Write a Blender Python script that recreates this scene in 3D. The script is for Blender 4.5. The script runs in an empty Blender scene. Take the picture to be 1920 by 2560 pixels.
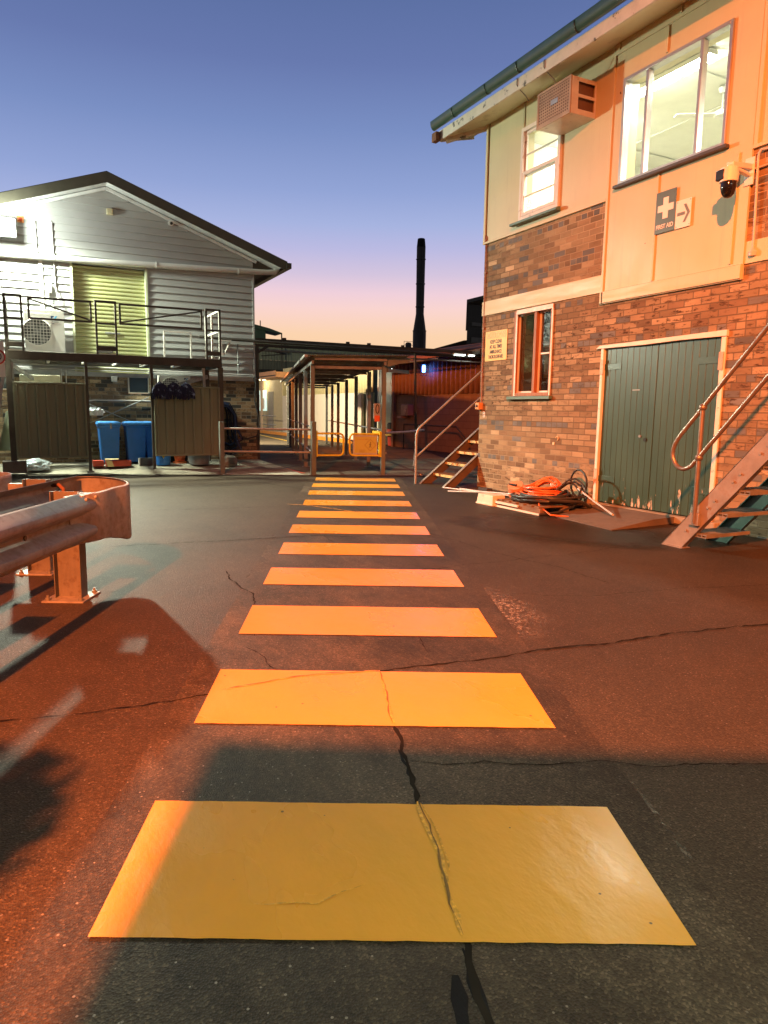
import bpy, bmesh, math, random
from mathutils import Vector, Matrix
random.seed(7)
rad = math.radians
S = bpy.context.scene
COL = S.collection
# ---------------------------------------------------------------- camera
cam_d = bpy.data.cameras.new('camera'); cam = bpy.data.objects.new('camera', cam_d); COL.objects.link(cam)
S.camera = cam
YAW, PITCH, ROLL = 0.46880, 0.14602, 0.0137
f0 = Vector((math.sin(YAW), math.cos(YAW), 0)); r0 = Vector((math.cos(YAW), -math.sin(YAW), 0)); z0 = Vector((0, 0, 1))
fw = math.cos(PITCH)*f0 - math.sin(PITCH)*z0
u1 = math.sin(PITCH)*f0 + math.cos(PITCH)*z0
Rr = math.cos(ROLL)*r0 + math.sin(ROLL)*u1
Uu = -math.sin(ROLL)*r0 + math.cos(ROLL)*u1
cam.matrix_world = Matrix(((Rr.x, Uu.x, -fw.x, 0), (Rr.y, Uu.y, -fw.y, 0), (Rr.z, Uu.z, -fw.z, 1.3), (0, 0, 0, 1)))
cam_d.sensor_fit = 'VERTICAL'; cam_d.sensor_height = 36; cam_d.lens = 36*1723/2560
cam_d.clip_start = 0.05; cam_d.clip_end = 3000
# ---------------------------------------------------------------- view
S.view_settings.view_transform = 'Standard'; S.view_settings.look = 'None'
S.view_settings.exposure = 0.0; S.view_settings.gamma = 1.0
S.cycles.max_bounces = 6; S.cycles.diffuse_bounces = 3; S.cycles.glossy_bounces = 3; S.cycles.transparent_max_bounces = 8
S.cycles.sample_clamp_indirect = 4.0; S.cycles.caustics_reflective = False; S.cycles.caustics_refractive = False
def lin(r, g, b):
    f = lambda c: (c/255/12.92) if c <= 10 else ((c/255+0.055)/1.055)**2.4
    return (f(r), f(g), f(b), 1)
# ---------------------------------------------------------------- dusk sky (world)
W = bpy.data.worlds.new('World'); S.world = W; W.use_nodes = True
nt = W.node_tree; nt.nodes.clear()
o = nt.nodes.new('ShaderNodeOutputWorld'); bg = nt.nodes.new('ShaderNodeBackground'); nt.links.new(bg.outputs[0], o.inputs[0])
tc = nt.nodes.new('ShaderNodeTexCoord'); sp = nt.nodes.new('ShaderNodeSeparateXYZ'); nt.links.new(tc.outputs['Generated'], sp.inputs[0])
mr = nt.nodes.new('ShaderNodeMapRange'); mr.inputs[1].default_value = -0.05; mr.inputs[2].default_value = 0.6
nt.links.new(sp.outputs['Z'], mr.inputs[0])
cr = nt.nodes.new('ShaderNodeValToRGB'); nt.links.new(mr.outputs[0], cr.inputs[0]); 
def wmath(op, a, b):
    n = nt.nodes.new('ShaderNodeMath'); n.operation = op
    for i, x in enumerate((a, b)):
        if isinstance(x, (int, float)): n.inputs[i].default_value = x
        else: nt.links.new(x, n.inputs[i])
    return n.outputs[0]
# the afterglow is ahead of the camera, the opposite half of the sky is darker
az_d = wmath('ADD', wmath('MULTIPLY', sp.outputs['X'], math.sin(YAW)), wmath('MULTIPLY', sp.outputs['Y'], math.cos(YAW)))
azr = nt.nodes.new('ShaderNodeMapRange'); azr.interpolation_type = 'SMOOTHSTEP'; azr.inputs[1].default_value = -0.5; azr.inputs[2].default_value = 0.62; nt.links.new(az_d, azr.inputs[0])
wmix = nt.nodes.new('ShaderNodeMix'); wmix.data_type = 'RGBA'; nt.links.new(azr.outputs[0], wmix.inputs[0]); wmix.inputs[6].default_value = (0.095, 0.100, 0.115, 1)
nt.links.new(cr.outputs[0], wmix.inputs[7]); nt.links.new(wmix.outputs[2], bg.inputs[0])
def zp(el): return (math.sin(rad(el))+0.05)/0.65
stops = [(-1, (250, 196, 148)), (4.0, (252, 208, 164)), (6.0, (252, 212, 175)), (8.0, (250, 213, 207)), (9.2, (240, 208, 219)), (10.6, (213, 197, 222)),
         (12.4, (188, 187, 226)), (14.2, (167, 180, 224)), (16.5, (147, 165, 214)), (20.6, (122, 143, 195)), (24.6, (104, 122, 175)), (29, (91, 111, 162)), (42, (72, 82, 110))]
while len(cr.color_ramp.elements) < len(stops): cr.color_ramp.elements.new(0.5)
for e, (el, c) in zip(cr.color_ramp.elements, stops):
    e.position = max(0, min(1, zp(el))); e.color = lin(*c)
bg.inputs[1].default_value = 1.0
# ---------------------------------------------------------------- lamps (each belongs to a lamp fitting built below)
def light(name, typ, loc, power, col, radius=0.1, target=None, spot=None, blend=0.3, size=None):
    l = bpy.data.lights.new(name, typ); l.energy = power; l.color = col
    if typ in ('POINT', 'SPOT'): l.shadow_soft_size = radius
    if typ == 'SPOT': l.spot_size = rad(spot); l.spot_blend = blend
    if typ == 'AREA': l.shape = 'RECTANGLE'; l.size, l.size_y = size
    ob = bpy.data.objects.new(name, l); COL.objects.link(ob); ob.location = loc
    if target is not None:
        ob.rotation_euler = (Vector(target)-Vector(loc)).to_track_quat('-Z', 'Y').to_euler()
    return ob
ORANGE = (1.0, 0.19, 0.036)
L_ORANGE = Vector((-4.6, -4.0, 8.0))
_az, _el = rad(63), rad(-44)
light('street_lamp_light', 'SPOT', L_ORANGE, 36000, ORANGE, 0.13, L_ORANGE+Vector((math.sin(_az)*math.cos(_el), math.cos(_az)*math.cos(_el), math.sin(_el))), 88, 0.7)
L_FLOOD = Vector((-0.30, 15.72, 4.64))
light('flood_light_glow', 'SPOT', L_FLOOD, 2400, (0.90, 1.0, 0.76), 0.13, (1.8, 7.5, 2.4), 168, 0.3)
light('flood_light_beam', 'SPOT', L_FLOOD, 3700, (1.0, 0.96, 0.66), 0.13, (2.2, 11.3, 0.0), 78, 1.0)
light('flood_light_halo', 'POINT', L_FLOOD+Vector((0, -0.25, 0.1)), 230, (0.92, 1.0, 0.90), 0.1)
light('flood_light_spill', 'SPOT', L_FLOOD, 1350, (0.92, 1.0, 0.82), 0.10, (0.5, 16.3, 0.0), 166, 0.5)
light('fill_light_glow', 'SPOT', (3.5, -10.0, 7.0), 500, (1.0, 0.95, 0.70), 0.35, (2.5, 8, 0.5), 100, 0.4)  # added fill from behind the camera, offsets the purple ambient
light('porch_light_glow', 'SPOT', (1.0, -0.35, 2.50), 300, (0.82, 1.0, 0.72), 0.12, (1.0, 0.55, 0.0), 100, 0.6)
light('wall_light_glow', 'SPOT', (4.98, 25.0, 3.1), 4500, (1.0, 0.80, 0.50), 0.12, (12.6, 31.5, 0.6), 120, 0.5)
light('lane_light_glow', 'SPOT', (5.02, 20.5, 3.25), 1300, (1.0, 0.26, 0.05), 0.1, (11.8, 19.5, 1.9), 96, 0.6)
light('blue_lamp_glow', 'POINT', (11.45, 19.8, 2.66), 12, (0.02, 0.12, 1.0), 0.12)

# ================================================================= mesh helpers
class MB:
    def __init__(s): s.v = []; s.f = []; s.m = []
    def add(s, vs, fs, m=0):
        n = len(s.v); s.v += [Vector(p) for p in vs]
        for f in fs: s.f.append(tuple(i+n for i in f)); s.m.append(m)
    def box(s, x0, x1, y0, y1, z0, z1, m=0):
        s.add([(x0, y0, z0), (x1, y0, z0), (x1, y1, z0), (x0, y1, z0), (x0, y0, z1), (x1, y0, z1), (x1, y1, z1), (x0, y1, z1)],
              [(0, 3, 2, 1), (4, 5, 6, 7), (0, 1, 5, 4), (1, 2, 6, 5), (2, 3, 7, 6), (3, 0, 4, 7)], m); return s
    def beam(s, a, b, w, h, m=0, up=(0, 0, 1)):
        a = Vector(a); b = Vector(b); d = (b-a).normalized(); up = Vector(up)
        if abs(d.dot(up)) > 0.98: up = Vector((0, 1, 0))
        x = d.cross(up).normalized()*w/2; y = x.cross(d).normalized()*h/2
        s.add([a-x-y, a+x-y, a+x+y, a-x+y, b-x-y, b+x-y, b+x+y, b-x+y],
              [(0, 3, 2, 1), (4, 5, 6, 7), (0, 1, 5, 4), (1, 2, 6, 5), (2, 3, 7, 6), (3, 0, 4, 7)], m); return s
    def quad(s, a, b, c, d, m=0): s.add([a, b, c, d], [(0, 1, 2, 3)], m); return s
    def tube(s, pts, r, n=10, closed=False, m=0):
        pts = [Vector(p) for p in pts]; N = len(pts); rings = []
        prev = None
        for i, p in enumerate(pts):
            if closed: d = (pts[(i+1) % N]-pts[i-1])
            else: d = pts[min(i+1, N-1)]-pts[max(i-1, 0)]
            d.normalize()
            if prev is None:
                x = d.orthogonal().normalized()
            else:
                x = prev-d*prev.dot(d)
                x = x.normalized() if x.length > 1e-6 else d.orthogonal().normalized()
            prev = x; y = d.cross(x)
            rr = r[i] if isinstance(r, (list, tuple)) else r
            rings.append([p+(x*math.cos(2*math.pi*k/n)+y*math.sin(2*math.pi*k/n))*rr for k in range(n)])
        vs = [q for R in rings for q in R]; fs = []
        for i in range(N if closed else N-1):
            j = (i+1) % N
            for k in range(n): fs.append((i*n+k, i*n+(k+1) % n, j*n+(k+1) % n, j*n+k))
        if not closed: fs.append(tuple(range(n-1, -1, -1))); fs.append(tuple((N-1)*n+k for k in range(n)))
        s.add(vs, fs, m); return s
    def cyl(s, a, b, r0, r1=None, n=16, m=0): return s.tube([a, b], [r0, r0 if r1 is None else r1], n, m=m)
    def lathe(s, prof, cx, cy, n=24, m=0):
        vs = []; fs = []
        for r, z in prof:
            for k in range(n): a = 2*math.pi*k/n; vs.append((cx+r*math.cos(a), cy+r*math.sin(a), z))
        for i in range(len(prof)-1):
            for k in range(n): fs.append((i*n+k, i*n+(k+1) % n, (i+1)*n+(k+1) % n, (i+1)*n+k))
        fs.append(tuple(range(n-1, -1, -1))); fs.append(tuple((len(prof)-1)*n+k for k in range(n)))
        s.add(vs, fs, m); return s
    def prism(s, poly, d, m=0):
        poly = [Vector(p) for p in poly]; d = Vector(d); n = len(poly)
        s.add(poly+[p+d for p in poly], [tuple(range(n)), tuple(range(2*n-1, n-1, -1))]+[(i, i+n, (i+1) % n+n, (i+1) % n) for i in range(n)], m); return s
    def sheet(s, prof, path, m=0, thick=0.0):
        # prof: function(i) -> list of points for path station i
        st = [[Vector(q) for q in prof(i)] for i in range(path)]
        n = len(st[0]); vs = [q for r in st for q in r]
        fs = [(i*n+k, i*n+k+1, (i+1)*n+k+1, (i+1)*n+k) for i in range(path-1) for k in range(n-1)]
        s.add(vs, fs, m); return s

def wpos(o):
    p = Vector((0, 0, 0))
    while o is not None: p += o.location; o = o.parent
    return p
def pieces(name, mb, mat, parent, **k):
    """one object per connected piece of the mesh"""
    par = list(range(len(mb.v)))
    def find(a):
        while par[a] != a: par[a] = par[par[a]]; a = par[a]
        return a
    for f in mb.f:
        for i in f[1:]: par[find(i)] = find(f[0])
    groups = {}
    for f, m in zip(mb.f, mb.m): groups.setdefault(find(f[0]), []).append((f, m))
    out = None
    for fs in groups.values():
        ids = sorted({i for f, _ in fs for i in f}); idx = {v: n for n, v in enumerate(ids)}
        q = MB(); q.v = [mb.v[i] for i in ids]; q.f = [tuple(idx[i] for i in f) for f, _ in fs]; q.m = [m for _, m in fs]
        out = obj(name, q, mat, parent, **k)
    return out
def tag(o, label=None, cat=None, group=None, kind=None):
    if label: o['label'] = label
    if cat: o['category'] = cat
    if group: o['group'] = group
    if kind: o['kind'] = kind
    return o
def obj(name, mb, mat, parent=None, smooth=True, bevel=0, solid=0, loc=None, recalc=True):
    org = Vector(loc) if loc is not None else (wpos(parent) if parent else None)
    if org is None:
        xs = [v.x for v in mb.v]; ys = [v.y for v in mb.v]; zs = [v.z for v in mb.v]
        org = Vector(((min(xs)+max(xs))/2, (min(ys)+max(ys))/2, min(zs)))
    me = bpy.data.meshes.new(name)
    me.from_pydata([tuple(v-org) for v in mb.v], [], mb.f)
    mats = mat if isinstance(mat, (list, tuple)) else [mat]
    for m_ in mats: me.materials.append(m_)
    for p, mi in zip(me.polygons, mb.m): p.material_index = min(mi, len(mats)-1)
    if recalc:
        bm = bmesh.new(); bm.from_mesh(me); bmesh.ops.recalc_face_normals(bm, faces=bm.faces); bm.to_mesh(me); bm.free()
    if smooth:
        me.polygons.foreach_set('use_smooth', [True]*len(me.polygons)); me.set_sharp_from_angle(angle=rad(38))
    me.update()
    o = bpy.data.objects.new(name, me); COL.objects.link(o)
    o.location = org-(wpos(parent) if parent else Vector((0, 0, 0)))
    if parent: o.parent = parent
    if solid:
        md = o.modifiers.new('solid', 'SOLIDIFY'); md.thickness = solid; md.offset = 0
    if bevel:
        md = o.modifiers.new('bevel', 'BEVEL'); md.width = bevel; md.segments = 2; md.limit_method = 'ANGLE'; md.angle_limit = rad(50)
    return o
def thing(name, label, cat, loc, group=None):
    o = bpy.data.objects.new(name, None); COL.objects.link(o); o.location = loc; o.empty_display_size = 0.2
    return tag(o, label, cat, group)
def solo(name, mb, mat, label, cat, group=None, **k): return tag(obj(name, mb, mat, **k), label, cat, group)
def structure(name, mb, mat, **k): return tag(obj(name, mb, mat, **k), kind='structure')
def copy_tree(o, off=(0, 0, 0), parent=None):
    c = o.copy(); COL.objects.link(c)
    if parent: c.parent = parent
    else: c.location = o.location+Vector(off)
    for ch in list(o.children):
        copy_tree(ch, parent=c)
    return c
def text(name, body, size, loc, xdir, ydir, mat, parent, align='CENTER', ext=0.002, bold=0.0, sx=1.0):
    cu = bpy.data.curves.new('tmp', 'FONT'); cu.body = body; cu.size = size; cu.align_x = align; cu.align_y = 'CENTER'; cu.extrude = ext; cu.offset = bold
    t = bpy.data.objects.new('tmp', cu); COL.objects.link(t)
    dg = bpy.context.evaluated_depsgraph_get(); dg.update()
    me = bpy.data.meshes.new_from_object(t.evaluated_get(dg)); bpy.data.objects.remove(t)
    x = Vector(xdir).normalized(); y = Vector(ydir).normalized(); z = x.cross(y); L = Vector(loc)
    base = wpos(parent) if parent else L
    for v in me.vertices: v.co = L-base+x*v.co.x*sx+y*v.co.y+z*v.co.z
    me.materials.clear(); me.materials.append(mat); me.name = name
    o = bpy.data.objects.new(name, me); COL.objects.link(o)
    if parent: o.parent = parent
    else: o.location = L
    return o

# ================================================================= materials
class NT:
    def __init__(s, m): s.t = m.node_tree; s.n = s.t.nodes; s.l = s.t.links
    def new(s, t, **k):
        n = s.n.new(t)
        for a, b in k.items(): setattr(n, a, b)
        return n
    def math(s, op, a, b=None, c=None):
        n = s.n.new('ShaderNodeMath'); n.operation = op
        for i, x in enumerate((a, b, c)):
            if x is None: continue
            if isinstance(x, (int, float)): n.inputs[i].default_value = x
            else: s.l.new(x, n.inputs[i])
        return n.outputs[0]
    def noise(s, scale, detail=3, rough=0.5, vec=None, dim='3D'):
        n = s.n.new('ShaderNodeTexNoise'); n.noise_dimensions = dim; n.inputs['Scale'].default_value = scale; n.inputs['Detail'].default_value = detail
        n.inputs['Roughness'].default_value = rough
        if vec is not None: s.l.new(vec, n.inputs['Vector'])
        return n.outputs['Fac']
    def ramp(s, fac, stops, interp='LINEAR'):
        r = s.n.new('ShaderNodeValToRGB'); r.color_ramp.interpolation = interp
        while len(r.color_ramp.elements) < len(stops): r.color_ramp.elements.new(0.5)
        for e, (p, c) in zip(r.color_ramp.elements, stops):
            e.position = p; e.color = (c, c, c, 1) if isinstance(c, (int, float)) else (tuple(c)+(1,))[:4]
        s.l.new(fac, r.inputs[0]); return r.outputs[0]
    def mix(s, fac, a, b, blend='MIX'):
        n = s.n.new('ShaderNodeMix'); n.data_type = 'RGBA'; n.blend_type = blend
        for i, x in ((0, fac), (6, a), (7, b)):
            if isinstance(x, (int, float)): n.inputs[i].default_value = x
            elif isinstance(x, tuple): n.inputs[i].default_value = (x+(1,))[:4]
            else: s.l.new(x, n.inputs[i])
        return n.outputs[2]
    def bump(s, h, strength, dist=0.01, normal=None):
        b = s.n.new('ShaderNodeBump'); b.inputs['Strength'].default_value = strength; b.inputs['Distance'].default_value = dist
        s.l.new(h, b.inputs['Height'])
        if normal is not None: s.l.new(normal, b.inputs['Normal'])
        return b.outputs[0]
MATS = {}
def newmat(name):
    m = bpy.data.materials.new(name); m.use_nodes = True; t = NT(m); b = t.n['Principled BSDF']
    g = t.new('ShaderNodeNewGeometry'); t.pos = g.outputs['Position']; t.b = b; MATS[name] = m
    return m, t
def M(name, col, rough=0.55, metal=0.0, var=0.15, scale=5.0, grime=None, gs=3.0, gth=(0.55, 0.7), bump=0.15, bs=60.0, spec=0.5, streak=False, coat=0):
    if name in MATS: return MATS[name]
    m, t = newmat(name)
    vec = t.pos
    if streak:
        mp = t.new('ShaderNodeMapping'); mp.inputs['Scale'].default_value = (1, 1, 0.12); t.l.new(t.pos, mp.inputs[0]); vec = mp.outputs[0]
    n1 = t.noise(scale, 5, 0.6, vec)
    lo = tuple(c*(1-var) for c in col); hi = tuple(min(1, c*(1+var)) for c in col)
    c = t.ramp(n1, [(0.3, lo), (0.7, hi)])
    if grime:
        n2 = t.noise(gs, 6, 0.65, vec); f = t.ramp(n2, [(gth[0], 0.0), (gth[1], 1.0)]); c = t.mix(f, c, tuple(grime))
    t.l.new(c, t.b.inputs['Base Color'])
    rn = t.ramp(t.noise(scale*2.3, 4), [(0.3, max(0.03, rough*0.8)), (0.7, min(1, rough*1.2))]); t.l.new(rn, t.b.inputs['Roughness'])
    t.b.inputs['Metallic'].default_value = metal; t.b.inputs['Specular IOR Level'].default_value = spec
    if coat: t.b.inputs['Coat Weight'].default_value = coat; t.b.inputs['Coat Roughness'].default_value = 0.15
    if bump: t.l.new(t.bump(t.noise(bs, 4), bump, 0.01), t.b.inputs['Normal'])
    return m
def emit(name, col, strength):
    if name in MATS: return MATS[name]
    m, t = newmat(name); t.b.inputs['Base Color'].default_value = (0.8, 0.8, 0.8, 1)
    t.b.inputs['Emission Color'].default_value = tuple(col)+(1,); t.b.inputs['Emission Strength'].default_value = strength
    return m

def brick_material(name, ramp_stops, header_shift, mortar, z_off=0.0, hoff=0.0, rough=0.85):
    m, t = newmat(name)
    s = t.new('ShaderNodeSeparateXYZ'); t.l.new(t.pos, s.inputs[0])
    wob = t.noise(6.0, 2); wob2 = t.noise(37.0, 2)
    w = t.math('MULTIPLY', t.math('ADD', t.math('SUBTRACT', wob, 0.5), t.math('MULTIPLY', t.math('SUBTRACT', wob2, 0.5), 0.5)), 0.010)
    h = t.math('ADD', t.math('ADD', s.outputs['X'], s.outputs['Y']), t.math('ADD', w, 100.0+hoff))
    z = t.math('ADD', s.outputs['Z'], t.math('ADD', w, 10.0+z_off))
    R = 0.0815; vz = t.math('DIVIDE', z, R); row = t.math('FLOOR', vz); fz = t.math('FRACT', vz)
    hd = t.math('COMPARE', t.math('MODULO', row, 7.0), 3.0, 0.1)
    wid = t.math('SUBTRACT', 0.236, t.math('MULTIPLY', hd, 0.118))
    u = t.math('ADD', t.math('DIVIDE', h, wid), t.math('MULTIPLY', t.math('MODULO', row, 2.0), 0.5))
    colm = t.math('FLOOR', u); fu = t.math('FRACT', u)
    cmb = t.new('ShaderNodeCombineXYZ'); t.l.new(colm, cmb.inputs[0]); t.l.new(row, cmb.inputs[1])
    wn = t.new('ShaderNodeTexWhiteNoise'); t.l.new(cmb.outputs[0], wn.inputs['Vector'])
    r = wn.outputs['Value']
    r2 = t.math('SUBTRACT', r, t.math('MULTIPLY', hd, header_shift)); r2 = t.math('MAXIMUM', r2, 0.0)
    c = t.ramp(r2, ramp_stops, 'CONSTANT')
    # shade variation per brick and fired speckle
    wn2 = t.new('ShaderNodeTexWhiteNoise'); wn2.noise_dimensions = '4D'; wn2.inputs['W'].default_value = 3.3; t.l.new(cmb.outputs[0], wn2.inputs['Vector'])
    c = t.mix(1.0, c, t.ramp(wn2.outputs['Value'], [(0, 0.78), (1, 1.18)]), 'MULTIPLY')
    c = t.mix(1.0, c, t.ramp(t.noise(14.0, 5, 0.7), [(0.3, 0.72), (0.7, 1.2)]), 'MULTIPLY')
    pit = t.ramp(t.noise(95.0, 3, 0.7), [(0.36, 0.0), (0.46, 1.0)])
    pitm = t.math('MULTIPLY', t.math('SUBTRACT', 1.0, pit), t.ramp(t.noise(3.0, 3), [(0.38, 0.1), (0.56, 0.95)]))
    c = t.mix(pitm, c, (0.05, 0.028, 0.015))
    pw = t.ramp(t.noise(2.3, 5, 0.75), [(0.70, 0.0), (0.74, 0.55)]); c = t.mix(pw, c, (0.55, 0.52, 0.42))
    d1 = t.math('MULTIPLY', t.math('MINIMUM', fu, t.math('SUBTRACT', 1.0, fu)), wid)
    d2 = t.math('MULTIPLY', t.math('MINIMUM', fz, t.math('SUBTRACT', 1.0, fz)), R)
    d = t.math('MINIMUM', d1, d2)
    mk = t.new('ShaderNodeMapRange'); mk.interpolation_type = 'SMOOTHSTEP'; mk.inputs[1].default_value = 0.0040; mk.inputs[2].default_value = 0.0075; t.l.new(d, mk.inputs[0])
    mort = t.mix(t.ramp(t.noise(1.1, 3), [(0.42, 0.0), (0.58, 1.0)]), tuple(mortar), tuple(x*0.30 for x in mortar))
    c = t.mix(mk.outputs[0], mort, c)
    t.l.new(c, t.b.inputs['Base Color']); t.b.inputs['Roughness'].default_value = rough; t.b.inputs['Specular IOR Level'].default_value = 0.25
    hh = t.math('ADD', mk.outputs[0], t.math('MULTIPLY', t.noise(110.0, 4, 0.7), 0.5))
    t.l.new(t.bump(hh, 0.8, 0.006), t.b.inputs['Normal'])
    return m
BR = brick_material('tan_brick', [(0, (0.15, 0.16, 0.155)), (0.045, (0.205, 0.145, 0.088)), (0.20, (0.255, 0.190, 0.112)), (0.42, (0.305, 0.235, 0.140)), (0.66, (0.275, 0.200, 0.117)), (0.84, (0.35, 0.275, 0.168)), (0.965, (0.45, 0.36, 0.225))],
                    0.42, (0.46, 0.37, 0.24))
BL = brick_material('brown_brick', [(0, (0.08, 0.075, 0.065)), (0.12, (0.17, 0.115, 0.07)), (0.30, (0.26, 0.175, 0.10)), (0.52, (0.34, 0.235, 0.13)), (0.72, (0.39, 0.28, 0.16)), (0.9, (0.46, 0.34, 0.20))],
                    0.2, (0.36, 0.31, 0.22), 0.02, 0.07)

# asphalt yard
def asphalt():
    m, t = newmat('asphalt')
    big = t.noise(0.55, 6, 0.62); mid = t.noise(2.6, 7, 0.72)
    c = t.ramp(big, [(0.30, (0.044, 0.034, 0.022)), (0.5, (0.064, 0.050, 0.033)), (0.72, (0.090, 0.070, 0.047))])
    c = t.mix(1.0, c, t.ramp(mid, [(0.3, 0.68), (0.7, 1.32)]), 'MULTIPLY')
    v = t.new('ShaderNodeTexVoronoi'); v.inputs['Scale'].default_value = 170.0; t.l.new(t.pos, v.inputs['Vector'])
    sv = t.new('ShaderNodeSeparateColor'); t.l.new(v.outputs['Color'], sv.inputs[0])
    ag = t.ramp(sv.outputs[0], [(0.0, 0.62), (0.5, 1.0), (0.86, 1.25), (0.95, 2.0)]); c = t.mix(1.0, c, ag, 'MULTIPLY')
    c = t.mix(1.0, c, t.ramp(t.noise(13.0, 10, 0.88), [(0.36, 0.42), (0.5, 1.0), (0.64, 1.75)]), 'MULTIPLY')
    # scattered bright aggregate grains in worn areas
    v2 = t.new('ShaderNodeTexVoronoi'); v2.inputs['Scale'].default_value = 70.0; t.l.new(t.pos, v2.inputs['Vector'])
    sv2 = t.new('ShaderNodeSeparateColor'); t.l.new(v2.outputs['Color'], sv2.inputs[0])
    g1 = t.math('GREATER_THAN', sv2.outputs[1], 0.94); g2 = t.math('LESS_THAN', v2.outputs['Distance'], 0.24)
    worn = t.ramp(t.noise(0.9, 4, 0.6), [(0.38, 0.05), (0.60, 0.9)])
    c = t.mix(t.math('MULTIPLY', t.math('MULTIPLY', g1, g2), worn), c, (0.42, 0.38, 0.32))
    dk = t.ramp(t.noise(1.7, 5, 0.7), [(0.60, 0.0), (0.70, 0.6)]); c = t.mix(dk, c, (0.030, 0.028, 0.026))
    t.l.new(c, t.b.inputs['Base Color'])
    rr = t.ramp(mid, [(0.3, 0.52), (0.7, 0.80)]); t.l.new(rr, t.b.inputs['Roughness'])
    h = t.math('ADD', t.math('MULTIPLY', v.outputs['Distance'], 0.8), t.math('MULTIPLY', t.noise(55.0, 4, 0.6), 1.2))
    h = t.math('ADD', h, t.math('MULTIPLY', t.noise(14.0, 5, 0.7), 0.6)); t.l.new(t.bump(h, 0.6, 0.006), t.b.inputs['Normal']); t.b.inputs['Specular IOR Level'].default_value = 0.20
    return m
asphalt()
def asphalt_variant(name, mul, rough_add, wet=False):
    m = MATS['asphalt'].copy(); m.name = name; MATS[name] = m; t = NT(m); b = t.n['Principled BSDF']
    src = b.inputs['Base Color'].links[0].from_socket; c = t.mix(1.0, src, (mul, mul, mul), 'MULTIPLY'); t.l.new(c, b.inputs['Base Color'])
    if wet: 
        for l in list(b.inputs['Roughness'].links): t.l.remove(l)
        b.inputs['Roughness'].default_value = 0.33
    return m
asphalt_variant('sealed_asphalt', 0.88, 0); asphalt_variant('wet_asphalt', 0.42, 0, True)

def paint_yellow():
    m, t = newmat('road_paint')
    n = t.noise(2.5, 5, 0.6)
    c = t.ramp(n, [(0.3, (0.66, 0.285, 0.022)), (0.7, (0.76, 0.345, 0.030))])
    st = t.ramp(t.noise(2.1, 8, 0.78), [(0.42, 0.0), (0.70, 0.75)]); c = t.mix(st, c, (0.50, 0.27, 0.02))
    wr = t.ramp(t.noise(60.0, 5, 0.85), [(0.68, 0.0), (0.73, 0.7)]); c = t.mix(wr, c, (0.20, 0.12, 0.02))
    v = t.new('ShaderNodeTexVoronoi'); v.inputs['Scale'].default_value = 26.0; t.l.new(t.pos, v.inputs['Vector'])
    sv = t.new('ShaderNodeSeparateColor'); t.l.new(v.outputs['Color'], sv.inputs[0])
    sp_ = t.math('MULTIPLY', t.math('GREATER_THAN', sv.outputs[0], 0.975), t.math('LESS_THAN', v.outputs['Distance'], 0.14)); c = t.mix(sp_, c, (0.10, 0.06, 0.01))
    t.l.new(c, t.b.inputs['Base Color'])
    t.l.new(t.ramp(t.noise(4.0, 5, 0.65), [(0.38, 0.20), (0.62, 0.46)]), t.b.inputs['Roughness'])
    h = t.math('ADD', t.noise(75.0, 4, 0.6), t.math('MULTIPLY', t.noise(22.0, 3, 0.5), 0.8))
    t.l.new(t.bump(h, 0.42, 0.008), t.b.inputs['Normal']); t.b.inputs['Specular IOR Level'].default_value = 0.40
    return m
paint_yellow()
concrete = M('concrete', (0.30, 0.28, 0.22), 0.85, spec=0.12, var=0.25, scale=2.2, grime=(0.12, 0.11, 0.10), gs=1.3, bump=0.3, bs=45)
cream = M('cream_paint', (0.59, 0.535, 0.325), 0.5, var=0.05, scale=1.5, grime=(0.52, 0.46, 0.32), gs=1.7, gth=(0.62, 0.9), bump=0.1, bs=25)
t = NT(cream); t.pos = t.n['Geometry'].outputs['Position']; b_ = t.n['Principled BSDF']
v_ = t.new('ShaderNodeTexVoronoi'); v_.inputs['Scale'].default_value = 2.6; mpc = t.new('ShaderNodeVectorMath'); mpc.operation = 'ADD'; nz = t.new('ShaderNodeTexNoise'); nz.inputs['Scale'].default_value = 30; nz.inputs['Detail'].default_value = 4
sc_ = t.new('ShaderNodeVectorMath'); sc_.operation = 'SCALE'; sc_.inputs['Scale'].default_value = 0.09; t.l.new(nz.outputs['Color'], sc_.inputs[0]); t.l.new(t.pos, nz.inputs['Vector']); t.l.new(t.pos, mpc.inputs[0]); t.l.new(sc_.outputs[0], mpc.inputs[1]); t.l.new(mpc.outputs[0], v_.inputs['Vector'])
sv_ = t.new('ShaderNodeSeparateColor'); t.l.new(v_.outputs['Color'], sv_.inputs[0])
ch_ = t.math('MULTIPLY', t.math('GREATER_THAN', sv_.outputs[0], 0.72), t.math('LESS_THAN', v_.outputs['Distance'], 0.055))
src_ = b_.inputs['Base Color'].links[0].from_socket
mpz = t.new('ShaderNodeMapping'); mpz.inputs['Scale'].default_value = (9, 9, 0.5); t.l.new(t.pos, mpz.inputs[0])
st_ = t.ramp(t.noise(1.0, 5, 0.7, mpz.outputs[0]), [(0.56, 0.0), (0.78, 0.35)])
t.l.new(t.mix(ch_, t.mix(st_, src_, (0.40, 0.33, 0.20)), (0.12, 0.09, 0.06)), b_.inputs['Base Color'])
white_trim = M('white_paint', (0.74, 0.70, 0.62), 0.5, var=0.08, grime=(0.30, 0.22, 0.15), gs=7, gth=(0.64, 0.72), bump=0.15)
weathered = M('peeling_white_paint', (0.66, 0.60, 0.50), 0.65, var=0.1, grime=(0.12, 0.10, 0.085), gs=8, gth=(0.60, 0.64), bump=0.4, bs=30)
soffit_m = M('soffit_paint', (0.66, 0.64, 0.46), 0.6, var=0.08, scale=1.2, grime=(0.35, 0.31, 0.2), gs=2)
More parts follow.
